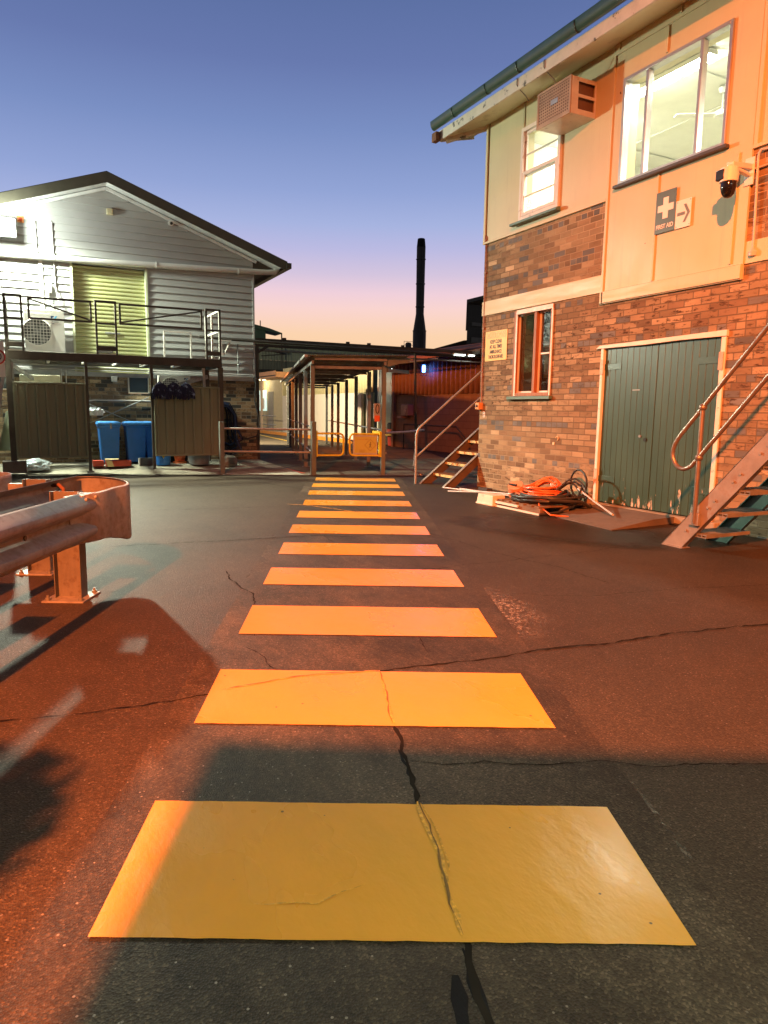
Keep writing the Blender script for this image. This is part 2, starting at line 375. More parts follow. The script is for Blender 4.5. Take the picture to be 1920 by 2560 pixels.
green_dk = M('dark_green_paint', (0.030, 0.060, 0.042), 0.35, var=0.2, scale=3, grime=(0.06, 0.06, 0.05), gs=5)
green_sill = M('green_sill_and_shade', (0.10, 0.19, 0.155), 0.5, var=0.15)
alu = M('aluminium', (0.45, 0.44, 0.43), 0.38, 0.7, var=0.1, bump=0.05)
galv = M('galvanised_steel', (0.36, 0.36, 0.33), 0.5, 0.4, var=0.22, scale=9, grime=(0.26, 0.26, 0.26), gs=18, gth=(0.45, 0.6), bump=0.12, bs=30)
galv_dk = M('aged_galvanised_steel', (0.20, 0.205, 0.19), 0.5, 0.3, var=0.25, scale=7, grime=(0.14, 0.09, 0.06), gs=5, gth=(0.6, 0.75), bump=0.15)
rail_m = M('guard_rail_steel', (0.26, 0.262, 0.25), 0.55, 0.30, var=0.20, scale=5, grime=(0.17, 0.145, 0.125), gs=16, gth=(0.48, 0.70), bump=0.15, bs=50)
brown_st = M('brown_steel_paint', (0.085, 0.074, 0.060), 0.65, 0.0, spec=0.25, var=0.25, scale=3, grime=(0.16, 0.07, 0.03), gs=6, gth=(0.66, 0.74))
post_m = M('post_paint', (0.15, 0.175, 0.155), 0.5, 0.15, var=0.15, scale=4, grime=(0.14, 0.10, 0.07), gs=6, gth=(0.62, 0.75))
olive = M('olive_sheet', (0.215, 0.23, 0.155), 0.62, 0.0, var=0.1, scale=2.2, streak=True, spec=0.25)
timber = M('brown_timber', (0.30, 0.12, 0.045), 0.55, var=0.35, scale=14, streak=True, bump=0.2)
black_m = M('black_plastic', (0.015, 0.015, 0.015), 0.35, var=0.2, bump=0.03)
rubber = M('black_rubber', (0.025, 0.024, 0.022), 0.5, var=0.3)
or_cable = M('orange_cable', (0.68, 0.15, 0.035), 0.4, var=0.15)
pvc = M('grey_conduit', (0.52, 0.50, 0.47), 0.4, var=0.1)
blue_bin = M('blue_plastic', (0.03, 0.19, 0.62), 0.35, var=0.12, scale=3, grime=(0.03, 0.08, 0.2), gs=4, gth=(0.6, 0.8))
yellow_p = M('yellow_steel_paint', (0.66, 0.56, 0.03), 0.35, var=0.12, grime=(0.35, 0.15, 0.02), gs=12, gth=(0.66, 0.74))
rust = M('rusty_iron', (0.18, 0.075, 0.035), 0.8, 0.2, var=0.4, scale=12)
ac_white = M('appliance_white', (0.72, 0.70, 0.64), 0.4, var=0.04)
board_m = M('weatherboard_paint', (0.40, 0.405, 0.385), 0.5, var=0.06, scale=2, grime=(0.36, 0.36, 0.35), gs=2.2, gth=(0.6, 0.85), bump=0.12, bs=14)
roof_m = M('olive_roof_sheet', (0.085, 0.080, 0.055), 0.45, 0.2, var=0.12)
shutter_m = M('roller_door_paint', (0.52, 0.54, 0.27), 0.4, 0.15, var=0.08, scale=2)
green_wood = None
def door_paint():
    m, t = newmat('peeling_green_paint')
    s = t.new('ShaderNodeSeparateXYZ'); t.l.new(t.pos, s.inputs[0])
    c = t.ramp(t.noise(2.5, 4), [(0.3, (0.028, 0.070, 0.052)), (0.7, (0.042, 0.094, 0.070))])
    mp = t.new('ShaderNodeMapping'); mp.inputs['Scale'].default_value = (1, 1, 0.25); t.l.new(t.pos, mp.inputs[0])
    n = t.noise(16.0, 6, 0.75, mp.outputs[0])
    zz = t.math('DIVIDE', s.outputs['Z'], 1.1)
    th = t.math('ADD', 0.56, t.math('MULTIPLY', t.math('MINIMUM', zz, 1.0), 0.24))
    thn = t.math('GREATER_THAN', n, th); c = t.mix(thn, c, (0.58, 0.47, 0.36))
    v = t.new('ShaderNodeTexVoronoi'); v.inputs['Scale'].default_value = 9.0; t.l.new(t.pos, v.inputs['Vector'])
    sv = t.new('ShaderNodeSeparateColor'); t.l.new(v.outputs['Color'], sv.inputs[0])
    chip = t.math('MULTIPLY', t.math('GREATER_THAN', sv.outputs[0], 0.80), t.math('LESS_THAN', v.outputs['Distance'], 0.10)); c = t.mix(chip, c, (0.55, 0.48, 0.38))
    t.l.new(c, t.b.inputs['Base Color']); t.b.inputs['Roughness'].default_value = 0.34
    t.l.new(t.bump(t.math('ADD', t.math('MULTIPLY', thn, -0.5), t.noise(40, 3)), 0.18, 0.006), t.b.inputs['Normal'])
    return m
door_paint()
def glass(name, tint=(0.9, 0.95, 0.95), gloss=0.12, pattern=False):
    m = bpy.data.materials.new(name); m.use_nodes = True; t = NT(m); MATS[name] = m
    t.n.clear(); out = t.new('ShaderNodeOutputMaterial'); tr = t.new('ShaderNodeBsdfTransparent'); gl = t.new('ShaderNodeBsdfGlossy'); mx = t.new('ShaderNodeMixShader')
    tr.inputs[0].default_value = tint+(1,); gl.inputs['Roughness'].default_value = 0.03
    fr = t.new('ShaderNodeLayerWeight'); fr.inputs[0].default_value = 0.5
    t.l.new(t.math('ADD', t.math('MULTIPLY', t.math('POWER', fr.outputs['Facing'], 4.0), 0.8), gloss), mx.inputs[0])
    t.l.new(tr.outputs[0], mx.inputs[1]); t.l.new(gl.outputs[0], mx.inputs[2]); t.l.new(mx.outputs[0], out.inputs[0])
    g = t.new('ShaderNodeNewGeometry'); t.l.new(t.bump(t.noise(3.0, 2, vec=g.outputs['Position']), 0.12, 0.02), gl.inputs['Normal'])
    if pattern:
        df = t.new('ShaderNodeBsdfTranslucent'); df.inputs[0].default_value = (0.8, 0.82, 0.75, 1)
        ck = t.new('ShaderNodeTexVoronoi'); ck.inputs['Scale'].default_value = 45; t.l.new(g.outputs['Position'], ck.inputs['Vector'])
        m2 = t.new('ShaderNodeMixShader'); t.l.new(t.ramp(ck.outputs['Distance'], [(0.2, 0.9), (0.6, 0.35)]), m2.inputs[0])
        t.l.new(mx.outputs[0], m2.inputs[1]); t.l.new(df.outputs[0], m2.inputs[2]); t.l.new(m2.outputs[0], out.inputs[0])
    return m
glass('window_glass', gloss=0.05); glass('dark_window_glass', (0.55, 0.6, 0.6), 0.22); glass('patterned_glass', pattern=True)

# ================================================================= ground
g = MB(); g.quad((-700, -700, 0), (900, -700, 0), (900, 1500, 0), (-700, 1500, 0))
structure('yard_ground', g, MATS['asphalt'], smooth=False, loc=(0, 0, 0))
D = Vector((0.4056, 0.9140, 0)); Ee = Vector((0.892, -0.452, 0)); O0 = Vector((0.051, 1.685, 0))
def cross(s, w, z): p = O0+D*(s-1.563)/1.0+Ee*w; return (p.x, p.y, z)
g = MB()
for (a, b) in [(-3.0, 14.0)]:
    g.quad(cross(a, -0.14, 0.004), cross(a, 1.64, 0.004), cross(b, 1.64, 0.004), cross(b, -0.14, 0.004))
structure('crossing_strip', g, MATS['sealed_asphalt'], smooth=False)
# faint dusty lines left by the old crossing
dm, t = newmat('pale_dust'); 
c = t.mix(t.ramp(t.noise(38.0, 5, 0.75), [(0.55, 0.0), (0.62, 1.0)]), (0.12, 0.10, 0.075), (0.26, 0.23, 0.18)); t.l.new(c, t.b.inputs['Base Color']); t.b.inputs['Roughness'].default_value = 0.85
t.l.new(t.math('MULTIPLY', t.ramp(t.noise(48.0, 4, 0.8), [(0.52, 0.0), (0.60, 0.8)]), t.ramp(t.noise(2.5, 3, 0.6), [(0.45, 0.0), (0.6, 1.0)])), t.b.inputs['Alpha'])
g = MB()
for w in (-0.15, 1.65):
    a = 1.9
    while a < 13.2:
        L = random.uniform(0.3, 1.1)
        wd = random.uniform(0.006, 0.012)
        if random.random() < 0.6: g.quad(cross(a, w-wd, 0.006), cross(a, w+wd, 0.006), cross(a+L, w+wd*0.6, 0.006), cross(a+L, w-wd*0.6, 0.006))
        a += L+random.uniform(0.05, 0.5)
structure('old_line_marks', g, dm, smooth=False)
starts = [1.563, 2.737, 3.896, 5.047, 6.142, 7.22, 8.287, 9.396, 10.571, 11.645, 12.719]
wid = [0.6, 0.6, 0.588, 0.55, 0.54, 0.54, 0.55, 0.56, 0.56, 0.57, 0.57]
g = MB()
for s, w in zip(starts, wid):
    n = 40; top = []; bot = []
    for i in range(n+1):
        x = 1.5*i/n; top.append(cross(s+w+random.uniform(-.0015, .0015), x, 0.008)); bot.append(cross(s+random.uniform(-.0015, .0015), x, 0.008))
    for i in range(n): g.quad(bot[i], bot[i+1], top[i+1], top[i])
structure('crossing_stripes', g, MATS['road_paint'], smooth=False)

def ribbon(pts, w, z, jit=0.012, mb=None, step=0.035, wv=0.5):
    mb = mb or MB(); P = [Vector((p[0], p[1], z)) for p in pts]; Q = []
    for a, b in zip(P[:-1], P[1:]):
        n = max(1, int((b-a).length/step))
        for i in range(n): Q.append(a.lerp(b, i/n))
    Q.append(P[-1]); n = len(Q)
    off = 0; L = []; R_ = []
    for i, q in enumerate(Q):
        d = (Q[min(i+1, n-1)]-Q[max(i-1, 0)]).normalized(); s = Vector((-d.y, d.x, 0))
        off = off*0.75+random.uniform(-jit, jit); ww = w*(1-wv+2*wv*random.random())*(0.35 if i in (0, n-1) else 1)
        c = q+s*off; L.append(c+s*ww/2); R_.append(c-s*ww/2)
    for i in range(n-1): mb.quad(R_[i], R_[i+1], L[i+1], L[i])
    return mb
crack_m = M('dark_crack', (0.016, 0.013, 0.010), 0.95, var=0.3, spec=0.05)  # near-black colour shared by cracks, seams and joints
tar_m = M('tar', (0.008, 0.008, 0.009), 0.7, var=0.3, bump=0.25, bs=90, spec=0.08)
CR = {1: ([(-1.2, 3.25), (-0.19, 3.11), (0.03, 3.08), (0.25, 3.06), (0.48, 3.04), (0.64, 3.03), (0.71, 3.04)], .012),
 '1b': ([(1.49, 2.97), (1.69, 2.94), (1.95, 2.9), (2.16, 2.86), (2.43, 2.86), (2.83, 2.81), (3.34, 2.77), (4.07, 2.65), (5.6, 2.5)], .022),
 2: ([(1.27, 2.39), (1.21, 2.22), (1.16, 2.07), (1.08, 1.85)], .024), '2b': ([(0.90, 1.30), (0.86, 1.21), (0.84, 1.16), (0.82, 1.12), (0.8, 1.06), (0.77, 0.95)], .03),
 3: ([(1.2, 2.11), (1.3, 2.04), (1.44, 1.99), (1.59, 1.89), (1.84, 1.79), (2.01, 1.68), (2.41, 1.52), (2.9, 1.3)], .009),
 4: ([(1.32, 5.4), (1.28, 5.14), (1.29, 4.97), (1.3, 4.75), (1.32, 4.66), (1.27, 4.4), (1.23, 4.24), (1.19, 4.03), (1.12, 3.87), (1.07, 3.75)], .014),
 5: ([(0.57, 6.81), (0.83, 6.8), (1.25, 6.75), (1.69, 6.69), (2.16, 6.66), (2.59, 6.6), (2.79, 6.45), (3.09, 6.42), (3.51, 6.58), (3.82, 6.61)], .02),
 6: ([(1.02, 9.1), (1.69, 9.01), (2.27, 8.92), (3.0, 8.83), (3.45, 8.96)], .016),
 7: ([(3.87, 8.95), (3.74, 7.9), (3.7, 7.05), (3.73, 6.36), (3.75, 5.83), (3.76, 5.2), (3.84, 4.75), (3.91, 4.46), (3.91, 3.83)], .008),
 8: ([(1.41, 4.68), (1.52, 4.7), (1.7, 4.8), (1.99, 4.76), (2.32, 4.8), (2.59, 4.85), (2.97, 4.81), (3.21, 4.83), (3.59, 4.82), (3.97, 4.85), (4.31, 4.81), (5.2, 4.9)], .009),
 9: ([(1.25, 11.29), (2.18, 11.58), (2.94, 11.53), (3.74, 11.48)], .016), 10: ([(3.87, 10.47), (3.84, 10.83), (3.55, 11.96)], .015),
 '5b': ([(2.64, 6.58), (2.61, 6.36), (2.61, 6.2)], .01), 11: ([(1.93, 3.4), (1.92, 3.32), (1.88, 3.21), (1.84, 3.1)], .007),
 12: ([(0.97, 3.58), (1.01, 3.5), (1.03, 3.39), (1.02, 3.25), (1.05, 3.17)], .009),
 13: ([(4.6, 7.4), (4.9, 6.6), (5.3, 6.1)], .007), 14: ([(3.0, 3.9), (3.5, 3.6), (4.3, 3.5), (5.4, 3.2)], .006)}
g = MB()
for k, (p, w) in CR.items(): ribbon(p, w*0.55, 0.006, 0.010, g, wv=0.8)
structure('ground_cracks', g, crack_m, smooth=False)
g = MB(); ribbon([(0.875, 1.25), (0.84, 1.16), (0.80, 1.07), (0.76, 0.9)], 0.022, 0.005, 0.012, g); ribbon([(0.815, 1.19), (0.79, 1.13), (0.765, 1.06), (0.75, 1.0)], 0.030, 0.0045, 0.01, g)
ribbon([(1.20, 2.20), (1.16, 2.07), (1.12, 1.95)], 0.013, 0.005, 0.012, g)
structure('tar_patch', g, tar_m, smooth=False)
pr = M('ridged_road_paint', (0.58, 0.29, 0.022), 0.5, var=0.5, scale=60, bump=1.0, bs=70)
g = MB()
ribbon([(1.08, 1.85), (1.04, 1.72), (1.01, 1.61), (0.96, 1.49), (0.92, 1.39), (0.885, 1.285)], 0.014, 0.010, 0.007, g)
ribbon([(1.085, 1.84), (1.055, 1.72), (1.03, 1.61), (0.985, 1.50)], 0.005, 0.0104, 0.005, g)
ribbon([(1.48, 2.96), (1.44, 2.85), (1.39, 2.7), (1.33, 2.55), (1.275, 2.40)], 0.011, 0.010, 0.007, g)
ribbon([(0.71, 3.04), (0.99, 3.06), (1.21, 3.03), (1.48, 2.96)], 0.008, 0.0095, 0.006, g)
ribbon([(3.05, 9.0), (3.25, 8.8), (3.5, 8.3), (3.66, 7.9)], 0.02, 0.010, 0.006, g)
ribbon([(0.45, 1.62), (0.6, 1.55), (0.75, 1.56)], 0.005, 0.0095, 0.006, g)
dk_ = MB(); ribbon([(1.08, 1.85), (1.04, 1.72), (1.01, 1.61), (0.96, 1.49), (0.92, 1.39), (0.885, 1.285)], 0.005, 0.0112, 0.006, dk_, wv=0.9)
ribbon([(1.48, 2.96), (1.44, 2.85), (1.39, 2.7), (1.33, 2.55), (1.275, 2.40)], 0.0045, 0.0112, 0.006, dk_, wv=0.9)
ribbon([(0.71, 3.04), (0.99, 3.06), (1.21, 3.03), (1.48, 2.96)], 0.004, 0.0112, 0.006, dk_, wv=0.9)
structure('paint_splits', dk_, M('split_paint', (0.16, 0.085, 0.012), 0.8), smooth=False)
structure('painted_over_cracks', g, pr, smooth=False)
# damp stain in front of the door ramp and worn dusty patch beside the crossing
def blob(pts, z, jit=0.03):
    P = [Vector((p[0], p[1], z)) for p in pts]; n = len(P); Q = []
    for i in range(n):
        for k in range(6):
            t_ = k/6; p0, p1, p2, p3 = P[i-1], P[i], P[(i+1) % n], P[(i+2) % n]
            q = 0.5*((2*p1)+(-p0+p2)*t_+(2*p0-5*p1+4*p2-p3)*t_*t_+(-p0+3*p1-3*p2+p3)*t_**3)
            Q.append(q+Vector((random.uniform(-jit, jit), random.uniform(-jit, jit), 0)))
    c = sum(Q, Vector())/len(Q); mb = MB(); mb.add(Q+[c], [(i, (i+1) % len(Q), len(Q)) for i in range(len(Q))]); return mb
def soft_patch(name, mb, mat_name, center, rx, ry, ang):
    """asphalt variant whose irregular outline dissolves into the yard"""
    m = MATS[mat_name].copy(); t = NT(m); b = t.n['Principled BSDF']
    g_ = t.new('ShaderNodeNewGeometry'); mp = t.new('ShaderNodeMapping'); mp.vector_type = 'TEXTURE'; mp.inputs['Location'].default_value = center; mp.inputs['Rotation'].default_value = (0, 0, ang); mp.inputs['Scale'].default_value = (rx, ry, 1)
    t.l.new(g_.outputs['Position'], mp.inputs[0]); ln = t.new('ShaderNodeVectorMath'); ln.operation = 'LENGTH'; t.l.new(mp.outputs[0], ln.inputs[0])
    d = t.math('ADD', ln.outputs['Value'], t.math('MULTIPLY', t.math('SUBTRACT', t.noise(2.0, 5, 0.65), 0.5), 1.6))
    a = t.ramp(d, [(0.45, 0.85), (0.98, 0.0)]); t.l.new(a, b.inputs['Alpha'])
    return structure(name, mb, m, smooth=False)
soft_patch('damp_stain', MB().quad((3.2, 3.8, .0035), (6.85, 3.8, .0035), (6.85, 8.2, .0035), (3.2, 8.2, .0035)), 'wet_asphalt', (5.15, 6.1, 0), 1.65, 0.85, rad(-62))
dust2, t = newmat('worn_dust'); v = t.noise(85.0, 3, 0.8); a1 = t.ramp(v, [(0.52, 0.0), (0.60, 1.0)])
t.b.inputs['Base Color'].default_value = (0.36, 0.32, 0.27, 1); t.b.inputs['Roughness'].default_value = 0.8
mp = t.new('ShaderNodeMapping'); mp.vector_type = 'TEXTURE'; mp.inputs['Location'].default_value = (2.68, 3.6, 0); mp.inputs['Rotation'].default_value = (0, 0, rad(68)); mp.inputs['Scale'].default_value = (0.75, 0.32, 1)
t.l.new(t.pos, mp.inputs[0]); ln = t.new('ShaderNodeVectorMath'); ln.operation = 'LENGTH'; t.l.new(mp.outputs[0], ln.inputs[0])
d_ = t.math('ADD', ln.outputs['Value'], t.math('MULTIPLY', t.math('SUBTRACT', t.noise(7.0, 4, 0.6), 0.5), 0.8)); a2 = t.ramp(d_, [(0.35, 0.75), (0.95, 0.0)])
t.l.new(t.math('MULTIPLY', a1, a2), t.b.inputs['Alpha'])
structure('worn_patch', MB().quad((1.9, 2.7, .0035), (3.5, 2.7, .0035), (3.5, 4.6, .0035), (1.9, 4.6, .0035)), dust2, smooth=False)
# concrete apron behind the fence line
g = MB()
e0, e1, e2, e3 = (-9, 18.6), (-0.62, 14.95), (3.3, 13.60), (8.2, 11.45)
g.add([(-9, 18.6, .006), (-0.62, 14.95, .006), (2.6, 13.75, .006), (4.79, 12.86, .006), (4.79, 16.0, .10), (4.79, 40, .10), (-9, 40, .10), (-9, 16.0, .11), (-9, 18.7, .02), (2.6, 15.0, .115), (-0.7, 15.25, .115)],
      [(1, 2, 9, 10), (2, 3, 4, 9), (0, 1, 10, 7), (10, 9, 4, 5, 6, 7)])
structure('platform_slab', g, concrete, smooth=False)
g = MB(); g.quad((4.80, 12.85, .006), (8.2, 11.45, .006), (11.6, 20.0, .006), (11.6, 50, .006)); g.quad((4.80, 12.85, .006), (11.6, 50, .006), (5.5, 60, .006), (4.80, 30, .006))
structure('walkway_ground', g, M('walkway_concrete', (0.15, 0.125, 0.09), 0.85, spec=0.1, var=0.25, scale=1.5, grime=(0.07, 0.065, 0.06), gs=2.0), smooth=False)
g = MB(); ribbon([(-2.5, 15.75), (-0.62, 14.93), (2.6, 13.73), (4.8, 12.80), (8.2, 11.40), (10, 10.6)], 0.035, 0.011, 0.004, g)
structure('slab_joint', g, crack_m, smooth=False)
red_l = M('red_line_paint', (0.62, 0.10, 0.03), 0.5, var=0.2)
structure('red_floor_line', MB().quad((4.84, 13.3, .011), (4.93, 13.3, .011), (4.98, 24, .011), (4.90, 24, .011)), red_l, smooth=False)
ylp = M('yellow_line_paint', (0.80, 0.50, 0.06), 0.5, var=0.1)
structure('yellow_floor_line', MB().quad((9.15, 26.5, .011), (9.30, 26.5, .011), (11.2, 42, .011), (11.0, 42, .011)), ylp, smooth=False)
structure('yellow_kerb', MB().box(11.05, 11.25, 22.7, 46, 0.0, 0.15), M('kerb_paint', (0.80, 0.30, 0.03), 0.5, var=0.15), bevel=0.01)

# ================================================================= right building (brick with cream cladding)
def gridwall(mb, fixed, t, u0, u1, z0, z1, holes, axis='X'):
    """wall standing at axis=fixed .. fixed+t with rectangular holes (u0,u1,z0,z1)"""
    us = sorted({u0, u1, *[h[0] for h in holes], *[h[1] for h in holes]}); zs = sorted({z0, z1, *[h[2] for h in holes], *[h[3] for h in holes]})
    us = [u for u in us if u0 <= u <= u1]; zs = [z for z in zs if z0 <= z <= z1]
    def solid(i, j):
        if i < 0 or j < 0 or i >= len(us)-1 or j >= len(zs)-1: return False
        cu, cz = (us[i]+us[i+1])/2, (zs[j]+zs[j+1])/2
        return not any(h[0] < cu < h[1] and h[2] < cz < h[3] for h in holes)
    P = (lambda a, u, z: (a, u, z)) if axis == 'X' else (lambda a, u, z: (u, a, z))
    for i in range(len(us)-1):
        for j in range(len(zs)-1):
            if not solid(i, j): continue
            a, b, c, d = us[i], us[i+1], zs[j], zs[j+1]
            for f in (fixed, fixed+t): mb.quad(P(f, a, c), P(f, b, c), P(f, b, d), P(f, a, d))
            if not solid(i-1, j): mb.quad(P(fixed, a, c), P(fixed+t, a, c), P(fixed+t, a, d), P(fixed, a, d))
            if not solid(i+1, j): mb.quad(P(fixed, b, c), P(fixed+t, b, c), P(fixed+t, b, d), P(fixed, b, d))
            if not solid(i, j-1): mb.quad(P(fixed, a, c), P(fixed+t, a, c), P(fixed+t, b, c), P(fixed, b, c))
            if not solid(i, j+1): mb.quad(P(fixed, a, d), P(fixed+t, a, d), P(fixed+t, b, d), P(fixed, b, d))
    return mb
XW = 6.908
RB = thing('office_building', 'two storey brick and cream clad building with green double doors and lit upper windows', 'building', (XW, 4.0, 0))
mb = MB(); gridwall(mb, XW, 0.23, -5.0, 10.03, 0, 4.07, [(8.20, 9.14, 1.55, 2.885), (5.30, 7.17, 0.08, 2.19)])
gridwall(mb, 10.03, -0.23, XW+0.23, 14.0, 0, 4.07, [], 'Y'); gridwall(mb, 14.0, -0.23, -5.0, 9.8, 0, 4.07, [], 'X')
obj('brick_wall', mb, BR, RB, smooth=False, recalc=False)
mb = MB(); gridwall(mb, XW-0.004, 0.20, -5.0, 10.034, 4.071, 6.0, [(8.22, 9.08, 4.24, 5.54), (5.50, 7.00, 4.21, 5.45)])
gridwall(mb, 10.034, -0.2, XW+0.2, 14.0, 4.071, 6.0, [], 'Y'); gridwall(mb, 14.0, -0.2, -5.0, 9.8, 4.071, 6.0, [], 'X')
obj('clad_wall', mb, cream, RB, smooth=False, recalc=False)
# centre panel that runs down over the brick, with battens
mb = MB(); gridwall(mb, XW-0.034, 0.029, 5.15, 7.245, 2.75, 5.97, [(5.50, 7.00, 4.21, 5.45)])
obj('clad_panel', mb, cream, RB, smooth=False, recalc=False)
mb = MB()
x0, x1 = XW-0.052, XW-0.035
for y, a, b in ((7.20, 2.76, 5.80), (5.30, 2.93, 4.07), (6.37, 2.92, 4.16), (6.37, 5.50, 5.79), (6.20, 5.85, 5.97), (7.14, 5.85, 5.97)): mb.box(x0, x1, y-0.012, y+0.012, a, b)
mb.box(x0, x1, 5.16, 7.24, 2.76, 2.905); mb.box(x0+.004, x1, 5.16, 7.24, 5.80, 5.845)
pieces('batten', mb, cream, RB, bevel=0.002)
mb = MB(); mb.box(XW-0.02, XW-0.005, 7.246, 10.03, 2.905, 3.135); mb.box(XW-0.02, XW-0.005, -5.0, 5.149, 2.905, 3.135); pieces('cream_band', mb, cream, RB, bevel=0.003)
mb = MB(); mb.box(XW-0.035, XW-0.005, 7.246, 10.05, 4.065, 4.10); mb.box(XW-0.035, XW-0.005, -5.0, 5.149, 4.065, 4.10); mb.box(XW-0.032, XW-0.006, 10.0, 10.05, 4.101, 5.96); mb.box(XW-0.03, XW-0.006, 5.10, 5.149, 4.101, 5.96)
mb.box(XW-0.02, XW-0.006, 9.065, 9.085, 5.58, 5.96); obj('corner_trim', mb, cream, RB, bevel=0.002)
# thin dark seams of the cladding
mb = MB(); mb.box(XW-0.037, XW-0.0351, 7.2125, 7.218, 2.9, 5.9); mb.box(XW-0.039, XW-0.0352, 5.16, 7.2, 2.9055, 2.909); mb.box(XW-0.0078, XW-0.0042, 9.985, 9.993, 4.1, 5.95); mb.box(XW-0.0215, XW-0.0201, 9.086, 9.089, 5.58, 5.95)
mb.box(XW-0.0055, XW-0.0042, 7.25, 9.98, 4.104, 4.108)
obj('cladding_seam', mb, crack_m, RB)
# roof, gutter, fascia, soffit
EX = 6.31
mb = MB(); mb.prism([(EX+0.02, 10.62, 5.94), (XW+0.2, 10.62, 6.16), (10.4, 10.62, 7.35), (14.6, 10.62, 5.90), (14.6, 10.62, 5.80), (10.4, 10.62, 7.25), (EX+0.02, 10.62, 5.86)], (0, -16.2, 0)); rf = obj('roof', mb, green_dk, RB, smooth=False)
mb = MB(); mb.prism([(EX+0.03, 10.60, 5.80), (XW+0.1, 10.60, 5.972), (XW+0.1, 10.60, 6.0), (EX+0.03, 10.60, 5.83)], (0, -16.1, 0)); obj('soffit', mb, soffit_m, RB, smooth=False)
mb = MB(); mb.box(EX, EX+0.028, -5.6, 10.62, 5.775, 5.93); obj('fascia', mb, weathered, RB, bevel=0.003)
mb = MB(); mb.prism([(EX+0.035, 10.605, 5.77), (XW+0.1, 10.605, 5.93), (XW+0.1, 10.605, 6.14), (EX+0.035, 10.605, 5.93)], (0, 0.03, 0)); mb.beam((EX+0.1, 10.55, 5.78), (XW, 10.1, 5.92), 0.04, 0.09)
obj('barge_board', mb, weathered, RB, bevel=0.002)
mb = MB(); mb.box(EX-0.09, EX-0.004, 10.56, 10.70, 5.76, 5.90); obj('gutter_end_bracket', mb, rust, RB, bevel=0.004)
mb = MB(); pr_ = []
for i in range(11): a = math.pi*i/10; pr_.append((EX-0.075-0.07*math.cos(a), 6.05-0.115*math.sin(a)))
pr_ = [(EX-0.145, 6.065)]+pr_+[(EX-0.005, 6.065)]
mb.sheet(lambda i: [(x, (-5.6, 10.66)[i], z) for x, z in pr_], 2); mb.add([(x, 10.66, z) for x, z in pr_], [tuple(range(len(pr_)))])
gt = obj('gutter', mb, green_dk, RB, solid=0.004)
mb = MB()
for y in (10.0, 9.1, 8.35, 7.2, 6.0): mb.sheet(lambda i: [(EX-0.075+(x-EX+0.075)*1.06, y+(0.0, 0.025)[i], 6.05+(z-6.05)*1.06) for x, z in pr_[1:-1]], 2)
pieces('gutter_joint', mb, green_dk, gt, solid=0.004)
for y in (7.92, 8.5):
    mb = MB(); mb.tube([(EX-0.01, y, 5.93), (EX-0.012, y, 5.84), (EX+0.03, y-0.02, 5.78), (EX+0.12, y-0.05, 5.70), (EX+0.17, y-0.05, 5.65)], 0.007, 6); obj('hanger_strap', mb, galv_dk, RB)
# windows --------------------------------------------------------
def frame_x(mb, x0, x1, ya, yb, za, zb, w):
    mb.box(x0, x1, ya, ya+w, za, zb); mb.box(x0, x1, yb-w, yb, za, zb); mb.box(x0, x1, ya+w, yb-w, za, za+w); mb.box(x0, x1, ya+w, yb-w, zb-w, zb)
w1 = MB(); frame_x(w1, XW-0.045, XW+0.06, 8.19, 9.10, 4.225, 5.565, 0.055); win = obj('sash_window', w1, white_trim, RB, bevel=0.003)
mb = MB(); frame_x(mb, XW-0.005, XW+0.03, 8.25, 9.04, 4.86, 5.505, 0.035); mb.box(XW, XW+0.025, 8.28, 9.0, 5.165, 5.185); obj('upper_sash', mb, white_trim, win)
mb = MB(); frame_x(mb, XW-0.04, XW-0.008, 8.25, 9.04, 4.285, 4.925, 0.045); mb.box(XW-0.035, XW-0.012, 8.28, 9.0, 4.55, 4.57); obj('lower_sash', mb, white_trim, win)
mb = MB(); mb.quad((XW+0.012, 8.28, 4.9), (XW+0.012, 9.02, 4.9), (XW+0.012, 9.02, 5.48), (XW+0.012, 8.28, 5.48)); mb.quad((XW-0.022, 8.29, 4.57), (XW-0.022, 9.0, 4.57), (XW-0.022, 9.0, 4.88), (XW-0.022, 8.29, 4.88)); obj('pane', mb, MATS['window_glass'], win)
mb = MB(); mb.quad((XW-0.022, 8.29, 4.32), (XW-0.022, 9.0, 4.32), (XW-0.022, 9.0, 4.552), (XW-0.022, 8.29, 4.552)); obj('patterned_pane', mb, MATS['patterned_glass'], win)
mb = MB(); mb.prism([(XW-0.12, 8.13, 4.165), (XW-0.035, 8.13, 4.165), (XW-0.035, 8.13, 4.222), (XW-0.12, 8.13, 4.20)], (0, 1.09, 0)); obj('sill', mb, green_sill, win, bevel=0.004)
mb = MB(); frame_x(mb, XW-0.06, XW+0.05, 5.48, 7.025, 4.195, 5.465, 0.04); mb.box(XW-0.055, XW+0.03, 6.62, 6.66, 4.235, 5.425); mb.box(XW-0.055, XW+0.03, 5.85, 5.89, 4.235, 5.425)
win = obj('picture_window', mb, alu, RB, bevel=0.003)
mb = MB(); mb.quad((XW-0.02, 5.52, 4.23), (XW-0.02, 6.99, 4.23), (XW-0.02, 6.99, 5.43), (XW-0.02, 5.52, 5.43)); obj('pane', mb, MATS['window_glass'], win)
mb = MB(); mb.box(XW-0.11, XW-0.045, 5.42, 7.06, 4.155, 4.192); obj('sill', mb, M('dark_sill', (0.06, 0.055, 0.05), 0.5), win, bevel=0.003)
